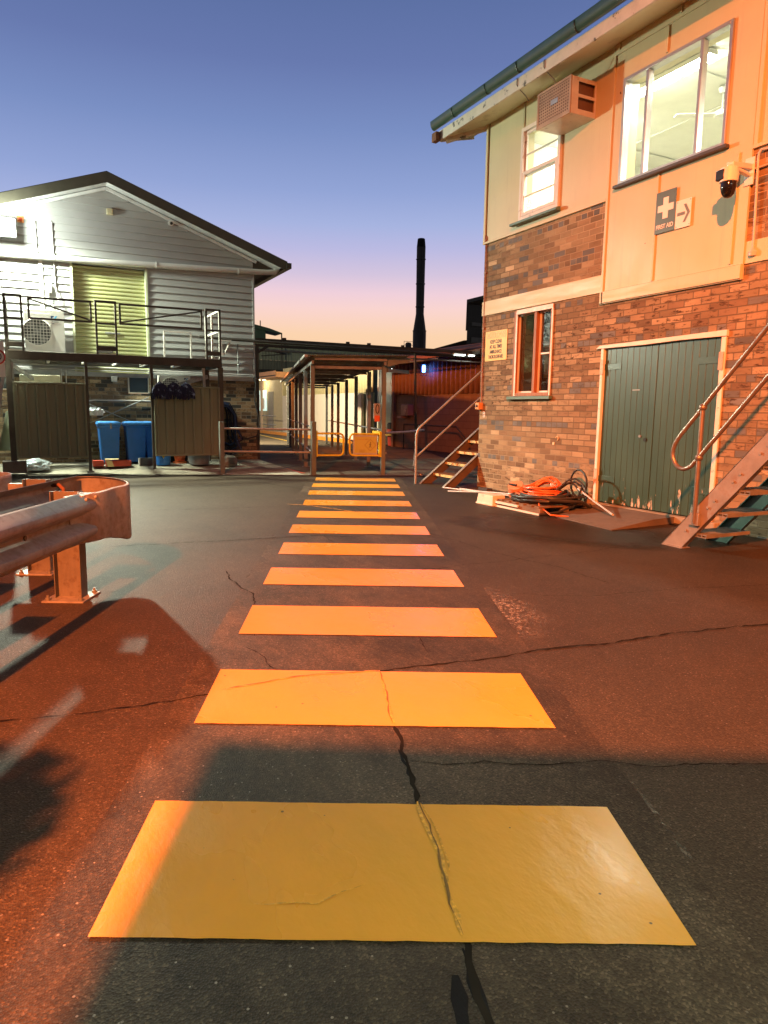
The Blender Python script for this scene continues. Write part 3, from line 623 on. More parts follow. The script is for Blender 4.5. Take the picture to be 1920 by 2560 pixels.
# lower window: brown timber reveal, two aluminium sashes
mb = MB(); frame_x(mb, XW-0.012, XW+0.16, 8.205, 9.135, 1.555, 2.88, 0.05); win = obj('ground_floor_window', mb, timber, RB, bevel=0.003)
mb = MB(); mb.box(XW-0.03, XW-0.013, 8.2, 9.06, 2.82, 2.885); mb.box(XW-0.03, XW-0.013, 8.19, 8.215, 1.56, 2.819); mb.box(XW-0.022, XW-0.013, 9.04, 9.075, 1.56, 2.819); obj('architrave', mb, white_trim, win)
mb = MB(); mb.box(XW-0.01, XW+0.10, 8.58, 8.64, 1.605, 2.83); obj('mullion', mb, timber, win, bevel=0.003)
mb = MB(); frame_x(mb, XW+0.05, XW+0.075, 8.642, 9.084, 1.606, 2.829, 0.028); frame_x(mb, XW+0.05, XW+0.075, 8.256, 8.578, 1.606, 2.829, 0.028); mb.box(XW+0.052, XW+0.073, 8.28, 8.55, 2.18, 2.205); obj('sash', mb, white_trim, win)
mb = MB(); mb.quad((XW+0.062, 8.66, 1.63), (XW+0.062, 9.07, 1.63), (XW+0.062, 9.07, 2.81), (XW+0.062, 8.66, 2.81)); mb.quad((XW+0.062, 8.27, 1.63), (XW+0.062, 8.56, 1.63), (XW+0.062, 8.56, 2.81), (XW+0.062, 8.27, 2.81)); obj('pane', mb, MATS['dark_window_glass'], win)
mb = MB(); mb.box(XW-0.07, XW-0.002, 8.15, 9.19, 1.505, 1.552); obj('sill', mb, green_sill, win, bevel=0.004)
# rooms behind the windows
room = M('room_paint', (0.80, 0.79, 0.68), 0.7, var=0.04)
mb = MB(); X1 = 11.5
mb.quad((XW+0.22, -4, 5.72), (X1, -4, 5.72), (X1, 9.8, 5.72), (XW+0.22, 9.8, 5.72)); mb.quad((X1, -4, 3.2), (X1, 9.8, 3.2), (X1, 9.8, 5.72), (X1, -4, 5.72)); mb.quad((XW+0.22, 9.79, 3.2), (X1, 9.79, 3.2), (X1, 9.79, 5.72), (XW+0.22, 9.79, 5.72))
mb.quad((XW+0.22, -3.9, 3.2), (X1, -3.9, 3.2), (X1, -3.9, 5.72), (XW+0.22, -3.9, 5.72)); mb.quad((XW+0.22, -4, 3.2), (X1, -4, 3.2), (X1, 9.8, 3.2), (XW+0.22, 9.8, 3.2))
rm = obj('upper_room', mb, room, RB, smooth=False)
mb = MB()
for x in (7.9, 9.1, 10.3): mb.box(x-0.02, x+0.02, -3.8, 9.7, 5.70, 5.718)
for y in (2.0, 4.4, 6.8, 9.2): mb.box(XW+0.3, X1-0.05, y-0.02, y+0.02, 5.695, 5.7)
pieces('ceiling_batten', mb, room, rm)
mb = MB(); mb.box(XW+0.25, 9.5, 8.05, 8.10, 0.3, 2.95); mb.box(XW+0.25, 9.5, 9.25, 9.30, 0.3, 2.95); mb.box(9.4, 9.45, 7.9, 9.4, 0.3, 2.95); mb.box(XW+0.25, 9.5, 8.0, 9.4, 2.95, 3.0); mb.box(XW+0.3, 9.5, 8.0, 9.4, 0.9, 0.95)
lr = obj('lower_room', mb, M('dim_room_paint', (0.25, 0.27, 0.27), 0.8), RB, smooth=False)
mb = MB(); mb.box(XW+0.30, XW+0.34, 8.45, 8.62, 1.5, 2.2); mb.box(XW+0.35, XW+0.6, 8.85, 9.1, 1.4, 1.85); obj('cupboard', mb, M('dark_brown', (0.10, 0.05, 0.03), 0.6), lr)
# fluorescent fittings
for (x, y) in ((7.6, 6.95), (8.2, 9.0), (9.9, 3.5)):
    t_ = thing('fluorescent_light', {6.95: 'long bright twin fluorescent batten on ceiling behind the large upper window', 9.0: 'fluorescent batten on ceiling behind the small sash window', 3.5: 'fluorescent batten deeper in the upper room'}[y], 'ceiling light', (x, y, 5.6))
    mb = MB(); mb.box(x-0.07, x+0.07, y-0.62, y+0.62, 5.63, 5.69); obj('housing', mb, ac_white, t_, bevel=0.005)
    for dx in (-0.04, 0.04): mb = MB(); mb.cyl((x+dx, y-0.62, 5.605), (x+dx, y+0.62, 5.605), 0.018, n=10); obj('tube', mb, emit('fluorescent_tube', (1.0, 1.0, 0.88), 75), t_)
light('room_light_glow', 'AREA', (7.6, 6.95, 5.56), 120, (1.0, 0.98, 0.80), target=(7.6, 6.95, 0), size=(0.12, 1.2))
light('room_light_glow_b', 'AREA', (8.2, 9.0, 5.58), 45, (1.0, 0.98, 0.78), target=(8.2, 9.0, 0), size=(0.12, 1.2))
light('room_light_glow_c', 'AREA', (9.9, 3.5, 5.58), 160, (1.0, 0.98, 0.78), target=(9.9, 3.5, 0), size=(0.12, 1.2))
tf = thing('ceiling_fan', 'white ceiling fan hanging in the lit upper room', 'fan', (8.6, 6.95, 5.7))
mb = MB(); mb.cyl((8.6, 6.95, 5.69), (8.6, 6.95, 5.62), 0.07, 0.05); mb.cyl((8.6, 6.95, 5.63), (8.6, 6.95, 5.40), 0.014); mb.lathe([(0.03, 5.31), (0.10, 5.33), (0.11, 5.38), (0.05, 5.42)], 8.6, 6.95); obj('motor', mb, ac_white, tf)
for k in range(3):
    a = 0.5+k*2*math.pi/3; d = Vector((math.cos(a), math.sin(a), 0)); mb = MB(); mb.beam(Vector((8.6, 6.95, 5.35))+d*0.1, Vector((8.6, 6.95, 5.35))+d*0.62, 0.12, 0.008); obj('blade', mb, ac_white, tf)
# double door ----------------------------------------------------
dr = None
for (a, b, s) in ((5.345, 6.242, 0), (6.250, 7.135, 1)):
    mb = MB(); n = 9; w = (b-a)/n
    for i in range(n): mb.box(XW+0.02, XW+0.05, a+i*w+0.002, a+(i+1)*w-0.002, 0.10, 2.165)
    mb.box(XW+0.05, XW+0.06, a, b, 0.12, 2.1)
    dr = obj('door', mb, MATS['peeling_green_paint'], RB, bevel=0.0025)
    hy = b-0.22 if s else a+0.03
    mb = MB()
    for z in (0.42, 1.92): mb.box(XW+0.012, XW+0.02, b-0.30 if s else a, b if s else a+0.30, z-0.04, z+0.04)
    pieces('hinge_strap', mb, MATS['peeling_green_paint'], dr, bevel=0.002)
    if s == 0:
        mb = MB(); mb.cyl((XW+0.005, 6.45, 1.02), (XW+0.02, 6.45, 1.02), 0.018, n=12)
        mb.box(XW+0.012, XW+0.02, 6.50, 6.62, 1.60, 1.612); pieces('latch_plate', mb, galv, dr)
    else:
        mb = MB(); mb.cyl((XW+0.006, 6.36, 0.98), (XW+0.02, 6.36, 0.98), 0.025, n=12); obj('key_hole', mb, black_m, dr)
mb = MB(); mb.box(XW-0.02, XW+0.10, 7.137, 7.185, 0.07, 2.165); mb.box(XW-0.02, XW+0.10, 5.285, 5.343, 0.07, 2.165); fr_ = pieces('door_frame', mb, white_trim, RB, bevel=0.003)
mb = MB(); mb.prism([(XW-0.035, 7.27, 2.165), (XW-0.035, 6.45, 2.160), (XW-0.035, 5.9, 2.172), (XW-0.035, 5.27, 2.168), (XW-0.035, 5.27, 2.235), (XW-0.035, 6.4, 2.215), (XW-0.035, 7.20, 2.205)], (0.10, 0, 0)); obj('door_head', mb, white_trim, fr_, bevel=0.003)
mb = MB()
for y, z in ((7.15, 1.92), (7.15, 0.45), (5.325, 1.9)): mb.box(XW-0.03, XW-0.015, y-0.03, y+0.03, z-0.10, z+0.10)
pieces('hinge', mb, M('pink_primer', (0.62, 0.40, 0.30), 0.5, var=0.25, grime=(0.3, 0.1, 0.05), gs=20), fr_, bevel=0.003)
mb = MB(); mb.box(XW-0.07, XW+0.22, 5.2, 7.2, 0.0, 0.085); obj('threshold', mb, concrete, RB, bevel=0.01)
mb = MB(); mb.box(XW-0.01, XW-0.001, 8.05, 8.09, 0.83, 0.87); mb.tube([(XW-0.012, 7.99+0.025*math.cos(a*0.5), 0.93+0.03*math.sin(a*0.5)) for a in range(10)], 0.007, 6); pieces('wall_stub', mb, cream, RB)
# door ramp
mb = MB(); mb.add([(5.72, 5.65, .012), (5.81, 6.72, .012), (6.62, 6.98, .075), (6.905, 7.0, .078), (6.835, 5.75, .08), (6.45, 5.72, .075), (5.72, 5.65, 0), (5.81, 6.72, 0), (6.62, 6.98, 0), (6.905, 7.0, 0), (6.835, 5.75, 0), (6.45, 5.72, 0)],
    [(0, 1, 2, 3, 4, 5), (6, 11, 10, 9, 8, 7), (0, 6, 7, 1), (1, 7, 8, 2), (2, 8, 9, 3), (3, 9, 10, 4), (4, 10, 11, 5), (5, 11, 6, 0)])
solo('door_ramp', mb, M('ramp_concrete', (0.13, 0.11, 0.09), 0.8, var=0.25, scale=3, grime=(0.08, 0.07, 0.06), gs=3), 'low wedge of stained concrete in front of the green double doors', 'ramp')

# ---- things fixed to the right building
A = thing('window_air_conditioner', 'old box air conditioner with perforated front jutting from the upper wall', 'air conditioner', (XW, 7.89, 5.19))
ax, ay0, ay1, az0, az1 = 6.465, 7.555, 8.225, 5.185, 5.64
pnk = M('faded_enamel', (0.62, 0.56, 0.48), 0.45, var=0.12, grime=(0.25, 0.12, 0.06), gs=9, gth=(0.62, 0.72))
mb = MB(); mb.box(ax, XW-0.006, ay0, ay1, az1-0.015, az1); mb.box(ax, XW-0.006, ay0, ay1, az0, az0+0.015); mb.box(ax, XW-0.006, ay1-0.015, ay1, az0+0.015, az1-0.015)
mb.box(ax, ax+0.13, ay0, ay0+0.015, az0+0.015, az1-0.015); mb.box(XW-0.03, XW-0.006, ay0, ay0+0.015, az0+0.015, az1-0.015); mb.box(ax+0.13, XW-0.03, ay0, ay0+0.015, az0+0.015, az0+0.07); mb.box(ax+0.13, XW-0.03, ay0, ay0+0.015, az1-0.05, az1-0.015); mb.box(ax+0.13, XW-0.03, ay0, ay0+0.015, 5.40, 5.44)
obj('casing', mb, pnk, A, bevel=0.003)
mb = MB(); mb.box(ax+0.02, ax+0.03, ay0+0.02, ay1-0.02, az0+0.02, az1-0.02); mb.box(ax+0.031, XW-0.01, ay0+0.05, ay0+0.06, az0+0.02, az1-0.02); obj('condenser_back', mb, M('dark_coil', (0.16, 0.085, 0.045), 0.8), A)
mb = MB(); ny, nz = 15, 10; gy0, gy1, gz0, gz1 = ay0+0.03, ay1-0.03, az0+0.04, az1-0.04
for i in range(ny+1): y = gy0+(gy1-gy0)*i/ny; mb.box(ax-0.002, ax+0.003, y-0.009, y+0.009, gz0, gz1)
for j in range(nz+1): z = gz0+(gz1-gz0)*j/nz; mb.box(ax-0.003, ax+0.002, gy0, gy1, z-0.009, z+0.009)
frame_x(mb, ax-0.008, ax+0.012, ay0-0.004, ay1+0.004, az0-0.004, az1+0.004, 0.03)
obj('grille', mb, M('grille_enamel', (0.46, 0.30, 0.18), 0.4, 0.3), A)
mb = MB(); mb.box(ax-0.010, ax-0.004, 7.80, 7.94, 5.40, 5.46); obj('badge', mb, alu, A)

sg = thing('first_aid_sign', 'green sign with a white cross and the words FIRST AID under the large upper window', 'sign', (XW-0.04, 6.22, 3.46))
grn = M('sign_green', (0.085, 0.125, 0.10), 0.4, var=0.05, bump=0); wht = M('sign_white', (0.80, 0.76, 0.68), 0.4, var=0.03, bump=0)
sx = XW-0.056
mb = MB(); mb.box(sx, sx+0.004, 6.075, 6.37, 3.455, 3.93); obj('plate', mb, grn, sg)
mb = MB(); c = (6.222, 3.735); mb.box(sx-0.002, sx, c[0]-0.038, c[0]+0.038, c[1]-0.12, c[1]+0.12); mb.box(sx-0.002, sx, c[0]-0.115, c[0]-0.038, c[1]-0.038, c[1]+0.038); mb.box(sx-0.002, sx, c[0]+0.038, c[0]+0.115, c[1]-0.038, c[1]+0.038); obj('cross', mb, wht, sg)
text('lettering', 'FIRST AID', 0.070, (sx-0.001, 6.222, 3.525), (0, -1, 0), (0, 0, 1), wht, sg, bold=0.001, sx=0.84)
sg = thing('arrow_sign', 'white sign with a dark arrow pointing right beside the FIRST AID sign', 'sign', (XW-0.04, 5.95, 3.45))
mb = MB(); mb.box(sx, sx+0.003, 5.853, 6.068, 3.453, 3.765); obj('plate', mb, wht, sg, bevel=0.001)
mb = MB(); q = lambda y, z: (sx-0.0015, 5.96-y, 3.61+z)
mb.prism([q(-.085, -.018), q(.025, -.018), q(.025, .018), q(-.085, .018)], (0.001, 0, 0)); mb.prism([q(.0, -.10), q(.035, -.10), q(.095, 0), q(.055, 0)], (0.001, 0, 0)); mb.prism([q(.0, .10), q(.055, 0), q(.095, 0), q(.035, .10)], (0.001, 0, 0)); obj('arrow', mb, M('sign_grey', (0.16, 0.17, 0.14), 0.5, bump=0), sg)
for y in (5.87, 6.05):
    for z in (3.475, 3.745): mb = MB(); mb.cyl((sx-0.003, y, z), (sx, y, z), 0.006, n=8); obj('screw', mb, galv, sg)
sg = thing('warning_sign', 'yellow sign reading KEEP CLEAR AT ALL TIMES on the brick corner', 'sign', (XW-0.01, 9.6, 2.145))
mb = MB(); mb.box(XW-0.012, XW-0.008, 9.305, 9.905, 2.147, 2.632); obj('plate', mb, M('sign_yellow', (0.80, 0.55, 0.16), 0.45, var=0.05, bump=0), sg)
mb = MB(); mb.box(XW-0.0135, XW-0.012, 9.33, 9.88, 2.51, 2.615); obj('header', mb, M('faded_yellow', (0.74, 0.47, 0.16), 0.5, var=0.12, bump=0), sg)
fd = M('faded_lettering', (0.78, 0.60, 0.28), 0.5, bump=0); bk = M('black_lettering', (0.03, 0.028, 0.025), 0.5, bump=0)
text('faded_heading', 'CAUTION', 0.115, (XW-0.0142, 9.605, 2.562), (0, -1, 0), (0, 0, 1), fd, sg, sx=0.95)
for i, w_ in enumerate(('KEEP CLEAR', 'AT ALL TIMES', 'AMBULANCE', 'THOROUGHFARE')):
    text('lettering', w_, 0.082, (XW-0.013, 9.605, 2.455-i*0.082), (0, -1, 0), (0, 0, 1), bk, sg, bold=0.0012, sx=(0.72, 0.69, 0.69, 0.62)[i])
# dome camera on bracket
cm = thing('dome_camera', 'white swivel security camera with black dome on a wall bracket', 'security camera', (XW, 5.15, 3.75))
mb = MB(); mb.box(XW-0.05, XW-0.034, 5.10, 5.21, 3.70, 3.98); mb.beam((XW-0.05, 5.155, 3.88), (6.50, 5.11, 3.835), 0.075, 0.055); mb.beam((XW-0.05, 5.155, 3.80), (6.62, 5.12, 3.815), 0.05, 0.03); obj('bracket', mb, ac_white, cm, bevel=0.006)
mb = MB(); mb.lathe([(0.03, 3.83), (0.045, 3.81), (0.088, 3.80), (0.092, 3.72), (0.088, 3.665), (0.06, 3.655)], 6.50, 5.11, 28); hs = obj('housing', mb, ac_white, cm)
mb = MB(); mb.box(6.405, 6.45, 5.10, 5.20, 3.68, 3.785); obj('fixed_lens', mb, black_m, hs, bevel=0.01)
mb = MB(); mb.lathe([(0.075, 3.66), (0.078, 3.62), (0.070, 3.58), (0.058, 3.545), (0.035, 3.52), (0.005, 3.512)], 6.50, 5.11, 28); obj('dome', mb, M('smoked_dome', (0.01, 0.01, 0.012), 0.08, bump=0), cm)
mb = MB(); mb.tube([(XW-0.03, 5.0, 4.02), (XW-0.03, 5.045, 4.03), (XW-0.03, 5.07, 4.0), (XW-0.03, 5.075, 3.94), (XW-0.03, 5.055, 3.4), (XW-0.03, 5.045, 3.03)], 0.013, 10); mb.tube([(XW-0.028, 5.14, 3.86), (XW-0.03, 5.08, 3.855), (XW-0.03, 4.4, 3.87)], 0.011, 8)
mb.tube([(XW-0.03, 5.0, 4.02), (XW-0.03, 4.4, 4.03)], 0.013, 8); mb.lathe([(0.04, 2.97), (0.045, 3.01), (0.02, 3.05)], XW-0.03, 5.045, 12)
solo('wall_conduit', mb, pvc, 'cream conduit with a bend on the brick beside the dome camera', 'conduit')
mb = MB(); mb.tube([(XW-0.02, 9.96, 4.10), (XW-0.02, 10.00, 4.16), (XW-0.02, 9.99, 4.20), (XW-0.02, 9.965, 4.17), (XW-0.02, 9.965, 4.0), (XW-0.02, 9.962, 2.5), (XW-0.02, 9.955, 1.40)], 0.011, 8)
for z in (3.6, 2.7, 1.9): mb.box(XW-0.035, XW-0.001, 9.94, 9.985, z-0.012, z+0.012)
solo('corner_conduit', mb, M('rusty_pipe', (0.28, 0.13, 0.08), 0.5, 0.2, var=0.25, scale=8), 'thin reddish conduit running down the brick corner by the yellow sign', 'conduit')
sw = thing('isolator_switch', 'grey and orange isolator switch at the foot of the corner conduit', 'switch', (XW-0.03, 9.98, 1.35))
mb = MB(); mb.box(XW-0.09, XW-0.001, 9.93, 10.03, 1.34, 1.46); obj('case', mb, M('switch_orange', (0.60, 0.28, 0.10), 0.4), sw, bevel=0.006)
mb = MB(); mb.box(XW-0.075, XW-0.01, 10.031, 10.055, 1.345, 1.455); f_ = obj('front', mb, ac_white, sw, bevel=0.004)
mb = MB(); mb.cyl((XW-0.045, 10.056, 1.40), (XW-0.045, 10.075, 1.40), 0.022); mb.cyl((XW-0.091, 9.98, 1.40), (XW-0.105, 9.98, 1.40), 0.02); obj('knob', mb, black_m, f_)
sg = thing('pipe_tag', 'small white numbered tag on the brick below the isolator switch', 'tag', (XW, 9.89, 1.22))
mb = MB(); mb.box(XW-0.004, XW-0.001, 9.865, 9.92, 1.21, 1.31); obj('plate', mb, wht, sg)
mb = MB()
for i in range(3): mb.box(XW-0.006, XW-0.004, 9.875, 9.91, 1.225+i*0.028, 1.24+i*0.028)
obj('printing', mb, bk, sg)

# ---- hose pile, pallet, conduits, tub
P_ = thing('timber_pallet', 'low timber pallet under the tangled hoses by the brick wall', 'pallet', (6.15, 7.3, 0))
pw_ = M('pallet_timber', (0.17, 0.105, 0.055), 0.75, var=0.3, scale=8, bump=0.3)
mb = MB()
for i in range(6): mb.box(5.72, 6.60, 6.90+i*0.16, 7.00+i*0.16, 0.085, 0.105)
obj('deck_board', mb, pw_, P_, bevel=0.003)
for x in (5.72, 6.12, 6.52): mb = MB(); mb.box(x, x+0.08, 6.88, 7.82, 0.025, 0.084); obj('bearer', mb, pw_, P_, bevel=0.003)
mb = MB(); mb.box(5.69, 5.715, 6.86, 7.84, 0.0, 0.024); mb.box(5.68, 5.70, 7.3, 7.84, 0.05, 0.08); obj('painted_slat', mb, white_trim, P_)
def coil(cx, cy, z, R, turns, r, seed, drift=0.05, flat=0.75, tail=None, lift=0.0):
    rnd = random.Random(seed); pts = []; n = int(turns*18); ox, oy, rr = 0, 0, R
    for i in range(n):
        a = i/18*2*math.pi
        if i % 9 == 0: tx, ty, tr, tz = rnd.uniform(-drift, drift), rnd.uniform(-drift, drift), R*rnd.uniform(0.72, 1.15), rnd.uniform(0, 1)
        ox += (tx-ox)*0.12; oy += (ty-oy)*0.12; rr += (tr-rr)*0.12
        lf = 0.06+i/n*0.09+0.03*math.sin(a*0.7+seed)*tz
        pts.append((cx+ox+rr*flat*math.cos(a), cy+oy+rr*math.sin(a), z+lf+lift*max(0, math.cos(a-0.4))**3))
    if tail: pts += tail
    return MB().tube(pts, r, 8)
solo('orange_extension_lead', coil(6.22, 7.45, 0.07, 0.33, 13, 0.010, 3, 0.09, 0.8, [(5.95, 7.2, 0.2), (5.8, 7.0, 0.1), (5.74, 6.7, 0.03), (5.9, 6.55, 0.02)], 0.03), or_cable, 'tangled bright orange cable on top of the hose pile', 'cable')
solo('orange_cable_bundle', coil(6.35, 7.62, 0.12, 0.24, 8, 0.0125, 11, 0.07, 0.9, [(6.6, 7.9, 0.12), (6.62, 8.2, 0.02)], 0.14), or_cable, 'orange cable loops standing above the hose pile near the brick wall', 'cable')
solo('black_hose', coil(6.12, 7.32, 0.055, 0.43, 5, 0.021, 5, 0.06, 0.85, [(5.9, 6.9, 0.18), (6.3, 6.75, 0.16), (6.55, 6.85, 0.05)], 0.05), rubber, 'thick black hose coiled loosely over the pallet', 'hose')
solo('black_cable', coil(6.40, 7.15, 0.06, 0.30, 4, 0.013, 8, 0.10, 0.9, [(6.2, 6.8, 0.1), (5.9, 6.75, 0.05), (5.68, 6.85, 0.015)], 0.22), rubber, 'thinner black cable loop leaning on the brick wall behind the hose pile', 'cable')
mb = MB(); mb.tube([(6.68+0.06*math.cos(a/14*math.pi*2)*0.6, 7.25+0.20*math.cos(a/14*math.pi*2), 0.34+0.19*math.sin(a/14*math.pi*2)) for a in range(14)], 0.014, 8, True)
solo('upright_hose_loop', mb, rubber, 'single black hose loop standing upright against the brick wall', 'hose')
rl = thing('cable_reel', 'small orange cable reel lying among the hoses', 'cable reel', (6.30, 8.02, 0.1))
mb = MB(); mb.cyl((6.24, 8.03, 0.13), (6.17, 7.99, 0.26), 0.13, 0.11, 24); obj('drum', mb, M('reel_orange', (0.62, 0.26, 0.14), 0.45), rl)
mb = MB(); mb.beam((6.14, 7.93, 0.27), (6.13, 8.08, 0.27), 0.03, 0.02); obj('handle', mb, black_m, rl)
for i, (a, b, z) in enumerate([((6.35, 9.72), (6.66, 7.1), 0.035), ((5.95, 9.45), (5.93, 7.2), 0.20), ((6.16, 9.95), (6.62, 8.1), 0.03)]):
    lb = ['long grey conduit lying along the foot of the brick wall', 'pale conduit lying across the hose pile, end pointing at the zebra crossing', 'short grey conduit poking past the building corner'][i]
    mb = MB(); mb.tube([(a[0], a[1], 0.02), ((a[0]+b[0])/2, (a[1]+b[1])/2, z*0.6+0.01), (b[0], b[1], z)], 0.0125, 10); solo('loose_conduit', mb, pvc, lb, 'conduit', group='loose conduits by the wall')
mb = MB(); mb.tube([(6.60, 7.22, 0.30), (6.42, 6.7, 0.19), (6.22, 6.13, 0.085)], 0.0125, 10); solo('loose_conduit', mb, pvc, 'white conduit leaning from the hose pile onto the concrete ramp', 'conduit', group='loose conduits by the wall')
mb = MB(); mb.box(6.6, 6.72, 9.3, 9.55, 0.0, 0.05); mb.box(6.45, 6.7, 9.6, 9.64, 0.0, 0.03); mb.box(6.55, 6.8, 8.7, 8.8, 0.0, 0.04); solo('scrap_timber', mb, M('dark_scrap', (0.05, 0.04, 0.035), 0.8), 'dark offcuts lying by the foot of the brick corner', 'scrap', bevel=0.004)
mb = MB(); b0 = [(5.63, 8.20), (5.87, 8.21), (5.89, 7.80), (5.64, 7.80)]; cx_, cy_ = 5.76, 8.0
mb.add([(x, y, 0.0) for x, y in b0]+[(cx_+(x-cx_)*1.0, cy_+(y-cy_)*1.0, 0.018) for x, y in b0]+[(cx_+(x-cx_)*.93, cy_+(y-cy_)*.93, 0.02) for x, y in b0]+[(cx_+(x-cx_)*.80, cy_+(y-cy_)*.86, 0.145) for x, y in b0],
       [(0, 1, 2, 3), (12, 13, 14, 15)]+[(k*4+i, k*4+(i+1) % 4, k*4+4+(i+1) % 4, k*4+4+i) for k in range(3) for i in range(4)])
solo('upturned_tub', mb, M('dirty_white_plastic', (0.72, 0.62, 0.50), 0.5, var=0.12, grime=(0.45, 0.35, 0.25), gs=8), 'upturned white plastic tub lying beside the hose pile', 'tub', bevel=0.008)

# ================================================================= steel stairs on the right
def channel(mb, x, y0, z0, slope, L, h=0.19, fl=0.05, side=1, ydir=-1, tk=0.010):
    """inclined channel stringer: starts on ground at y0, climbs along ydir"""
    c = 1/math.sqrt(1+slope*slope); s = slope*c
    def P(u, w): return (y0+ydir*(u*c)-ydir*(-w*s)*-1, z0+u*s+w*c)
    def pt(xx, u, w): yy = y0+ydir*(u*c-w*s); return (xx, yy, z0+u*s+w*c)
    # web (trimmed flat on the ground)
    u_b = 0; u_t = -h/ (c) * 0
    web = [pt(x, 0, 0), pt(x, L, 0), pt(x, L, h), pt(x, -h*c/s if s else 0, h)]
    web[3] = (x, y0-ydir*h/s, z0) if s else web[3]
    mb.prism(web, (tk*side, 0, 0))
    for w, a in ((0, 0), (h-tk, -h*c/s)):
        p0 = pt(x, 0, 0) if w == 0 else (x, y0-ydir*(h-tk)/s, z0); p1 = pt(x, L, w)
        q0 = Vector(p0); q1 = Vector(p1); off = Vector((0, -ydir*0, 0)); n = Vector((0, -ydir*s*-1*-1, c))
        up = Vector((0, -ydir*s, c))
        mb.add([q0, q0+Vector((fl*side, 0, 0)), q1+Vector((fl*side, 0, 0)), q1, q0+up*tk, q0+up*tk+Vector((fl*side, 0, 0)), q1+up*tk+Vector((fl*side, 0, 0)), q1+up*tk],
               [(0, 1, 2, 3), (4, 7, 6, 5), (0, 4, 5, 1), (1, 5, 6, 2), (2, 6, 7, 3), (3, 7, 4, 0)])
ST = thing('steel_staircase', 'galvanised steel stair with tube handrail rising along the wall at right', 'staircase', (5.95, 4.6, 0))
sl = 1.13; st_m = M('stair_steel', (0.29, 0.265, 0.23), 0.46, 0.35, var=0.2, scale=5, grime=(0.25, 0.16, 0.11), gs=7, gth=(0.55, 0.75), bump=0.15)
mb = MB(); channel(mb, 5.635, 4.625, 0.0, sl, 3.1, side=1); s1 = obj('stringer', mb, st_m, ST, bevel=0.002)
mb = MB()
c_ = 1/math.sqrt(1+sl*sl); s_ = sl*c_
for u in (0.16, 0.50, 0.86, 1.22, 1.58):
    for dw in ((0.05, 0.0), (0.135, 0.0)):
        u_, w_ = u+(0.0 if dw[0] < .1 else 0.0), dw[0]
        for du in (0.0, 0.10) if dw[0] < 0.1 else (): 
            y = 4.625-(u_+du)*c_+0.095*s_; z = (u_+du)*s_+0.095*c_
            mb.cyl((5.622, y, z), (5.635, y, z), 0.013, n=10)
pieces('bolt', mb, st_m, s1)
mb = MB(); mb.box(5.60, 5.72, 4.60, 4.84, 0.0, 0.01); obj('foot_plate', mb, st_m, s1)
mb = MB(); channel(mb, 6.30, 4.60, 0.0, sl, 3.1, side=-1); obj('stringer', mb, green_sill, ST, bevel=0.002)  # green here puts the far stringer's shade into its colour
for k in range(9):
    y = 4.50-k*0.205; z = 0.17+k*0.2315
    if k >= 8: break
    mb = MB(); mb.box(5.648, 6.288, y-0.13, y+0.13-0.13, z-0.035, z-0.028)
    for i in range(6): mb.box(5.65, 6.286, y-0.128+i*0.0505, y-0.122+i*0.0505, z-0.03, z)
    for i in range(24): mb.box(5.655+i*0.027, 5.659+i*0.027, y-0.12, y+0.12, z-0.012, z-0.002)
    td = obj('tread', mb, galv_dk, ST)
    mb = MB(); mb.box(5.648, 6.288, y+0.124, y+0.13, z-0.04, z+0.001); obj('nosing', mb, st_m, td)
HX = 5.60; rl_m = M('handrail_steel', (0.24, 0.205, 0.175), 0.34, 0.6, var=0.18, scale=9, grime=(0.22, 0.14, 0.10), gs=14, gth=(0.55, 0.7))
def arc(p0, p1, p2, n=6): 
    p0, p1, p2 = Vector(p0), Vector(p1), Vector(p2); return [(p0*(1-t)**2+p1*2*t*(1-t)+p2*t*t) for t in [i/n for i in range(n+1)]]
pts = [(HX, 2.3, 3.93), (HX, 4.48, 1.372)]+arc((HX, 4.70, 1.115), (HX, 4.84, 0.95), (HX, 4.755, 0.835))+arc((HX, 4.755, 0.835), (HX, 4.68, 0.735), (HX, 4.56, 0.815))[1:]+[(HX, 4.485, 0.90), (HX, 2.3, 3.46)]
mb = MB(); mb.tube(pts, 0.021, 14); obj('handrail', mb, rl_m, ST)
for y in (4.482, 2.9):
    zt = 1.37 if y > 4 else 3.22; zb = 0.27 if y > 4 else 2.0
    mb = MB(); mb.cyl((HX, y, zb), (HX, y, zt), 0.022, n=14); ps = obj('handrail_post', mb, rl_m, ST)
    mb = MB()
    for z in (zt, zt-0.47):
        rr = []; 
        for i in range(9): a = math.pi*i/8; rr.append((0.036*math.sin(a)+0.001, z-0.036*math.cos(a)))
        mb.lathe(rr, HX, y, 14)
    pieces('ball_joint', mb, rl_m, ps)
    mb = MB(); mb.box(HX-0.005, HX+0.03, y-0.05, y+0.05, zb-0.02, zb+0.10); obj('post_bracket', mb, st_m, ps, bevel=0.004)
mb = MB(); mb.box(5.60, 6.9, 1.4, 2.75, 2.55, 2.60); obj('landing', mb, galv_dk, ST)
mb = MB()
for y in (1.5, 2.7): mb.box(5.62, 5.68, y-0.03, y+0.03, 0, 2.55)
pieces('landing_leg', mb, st_m, ST)

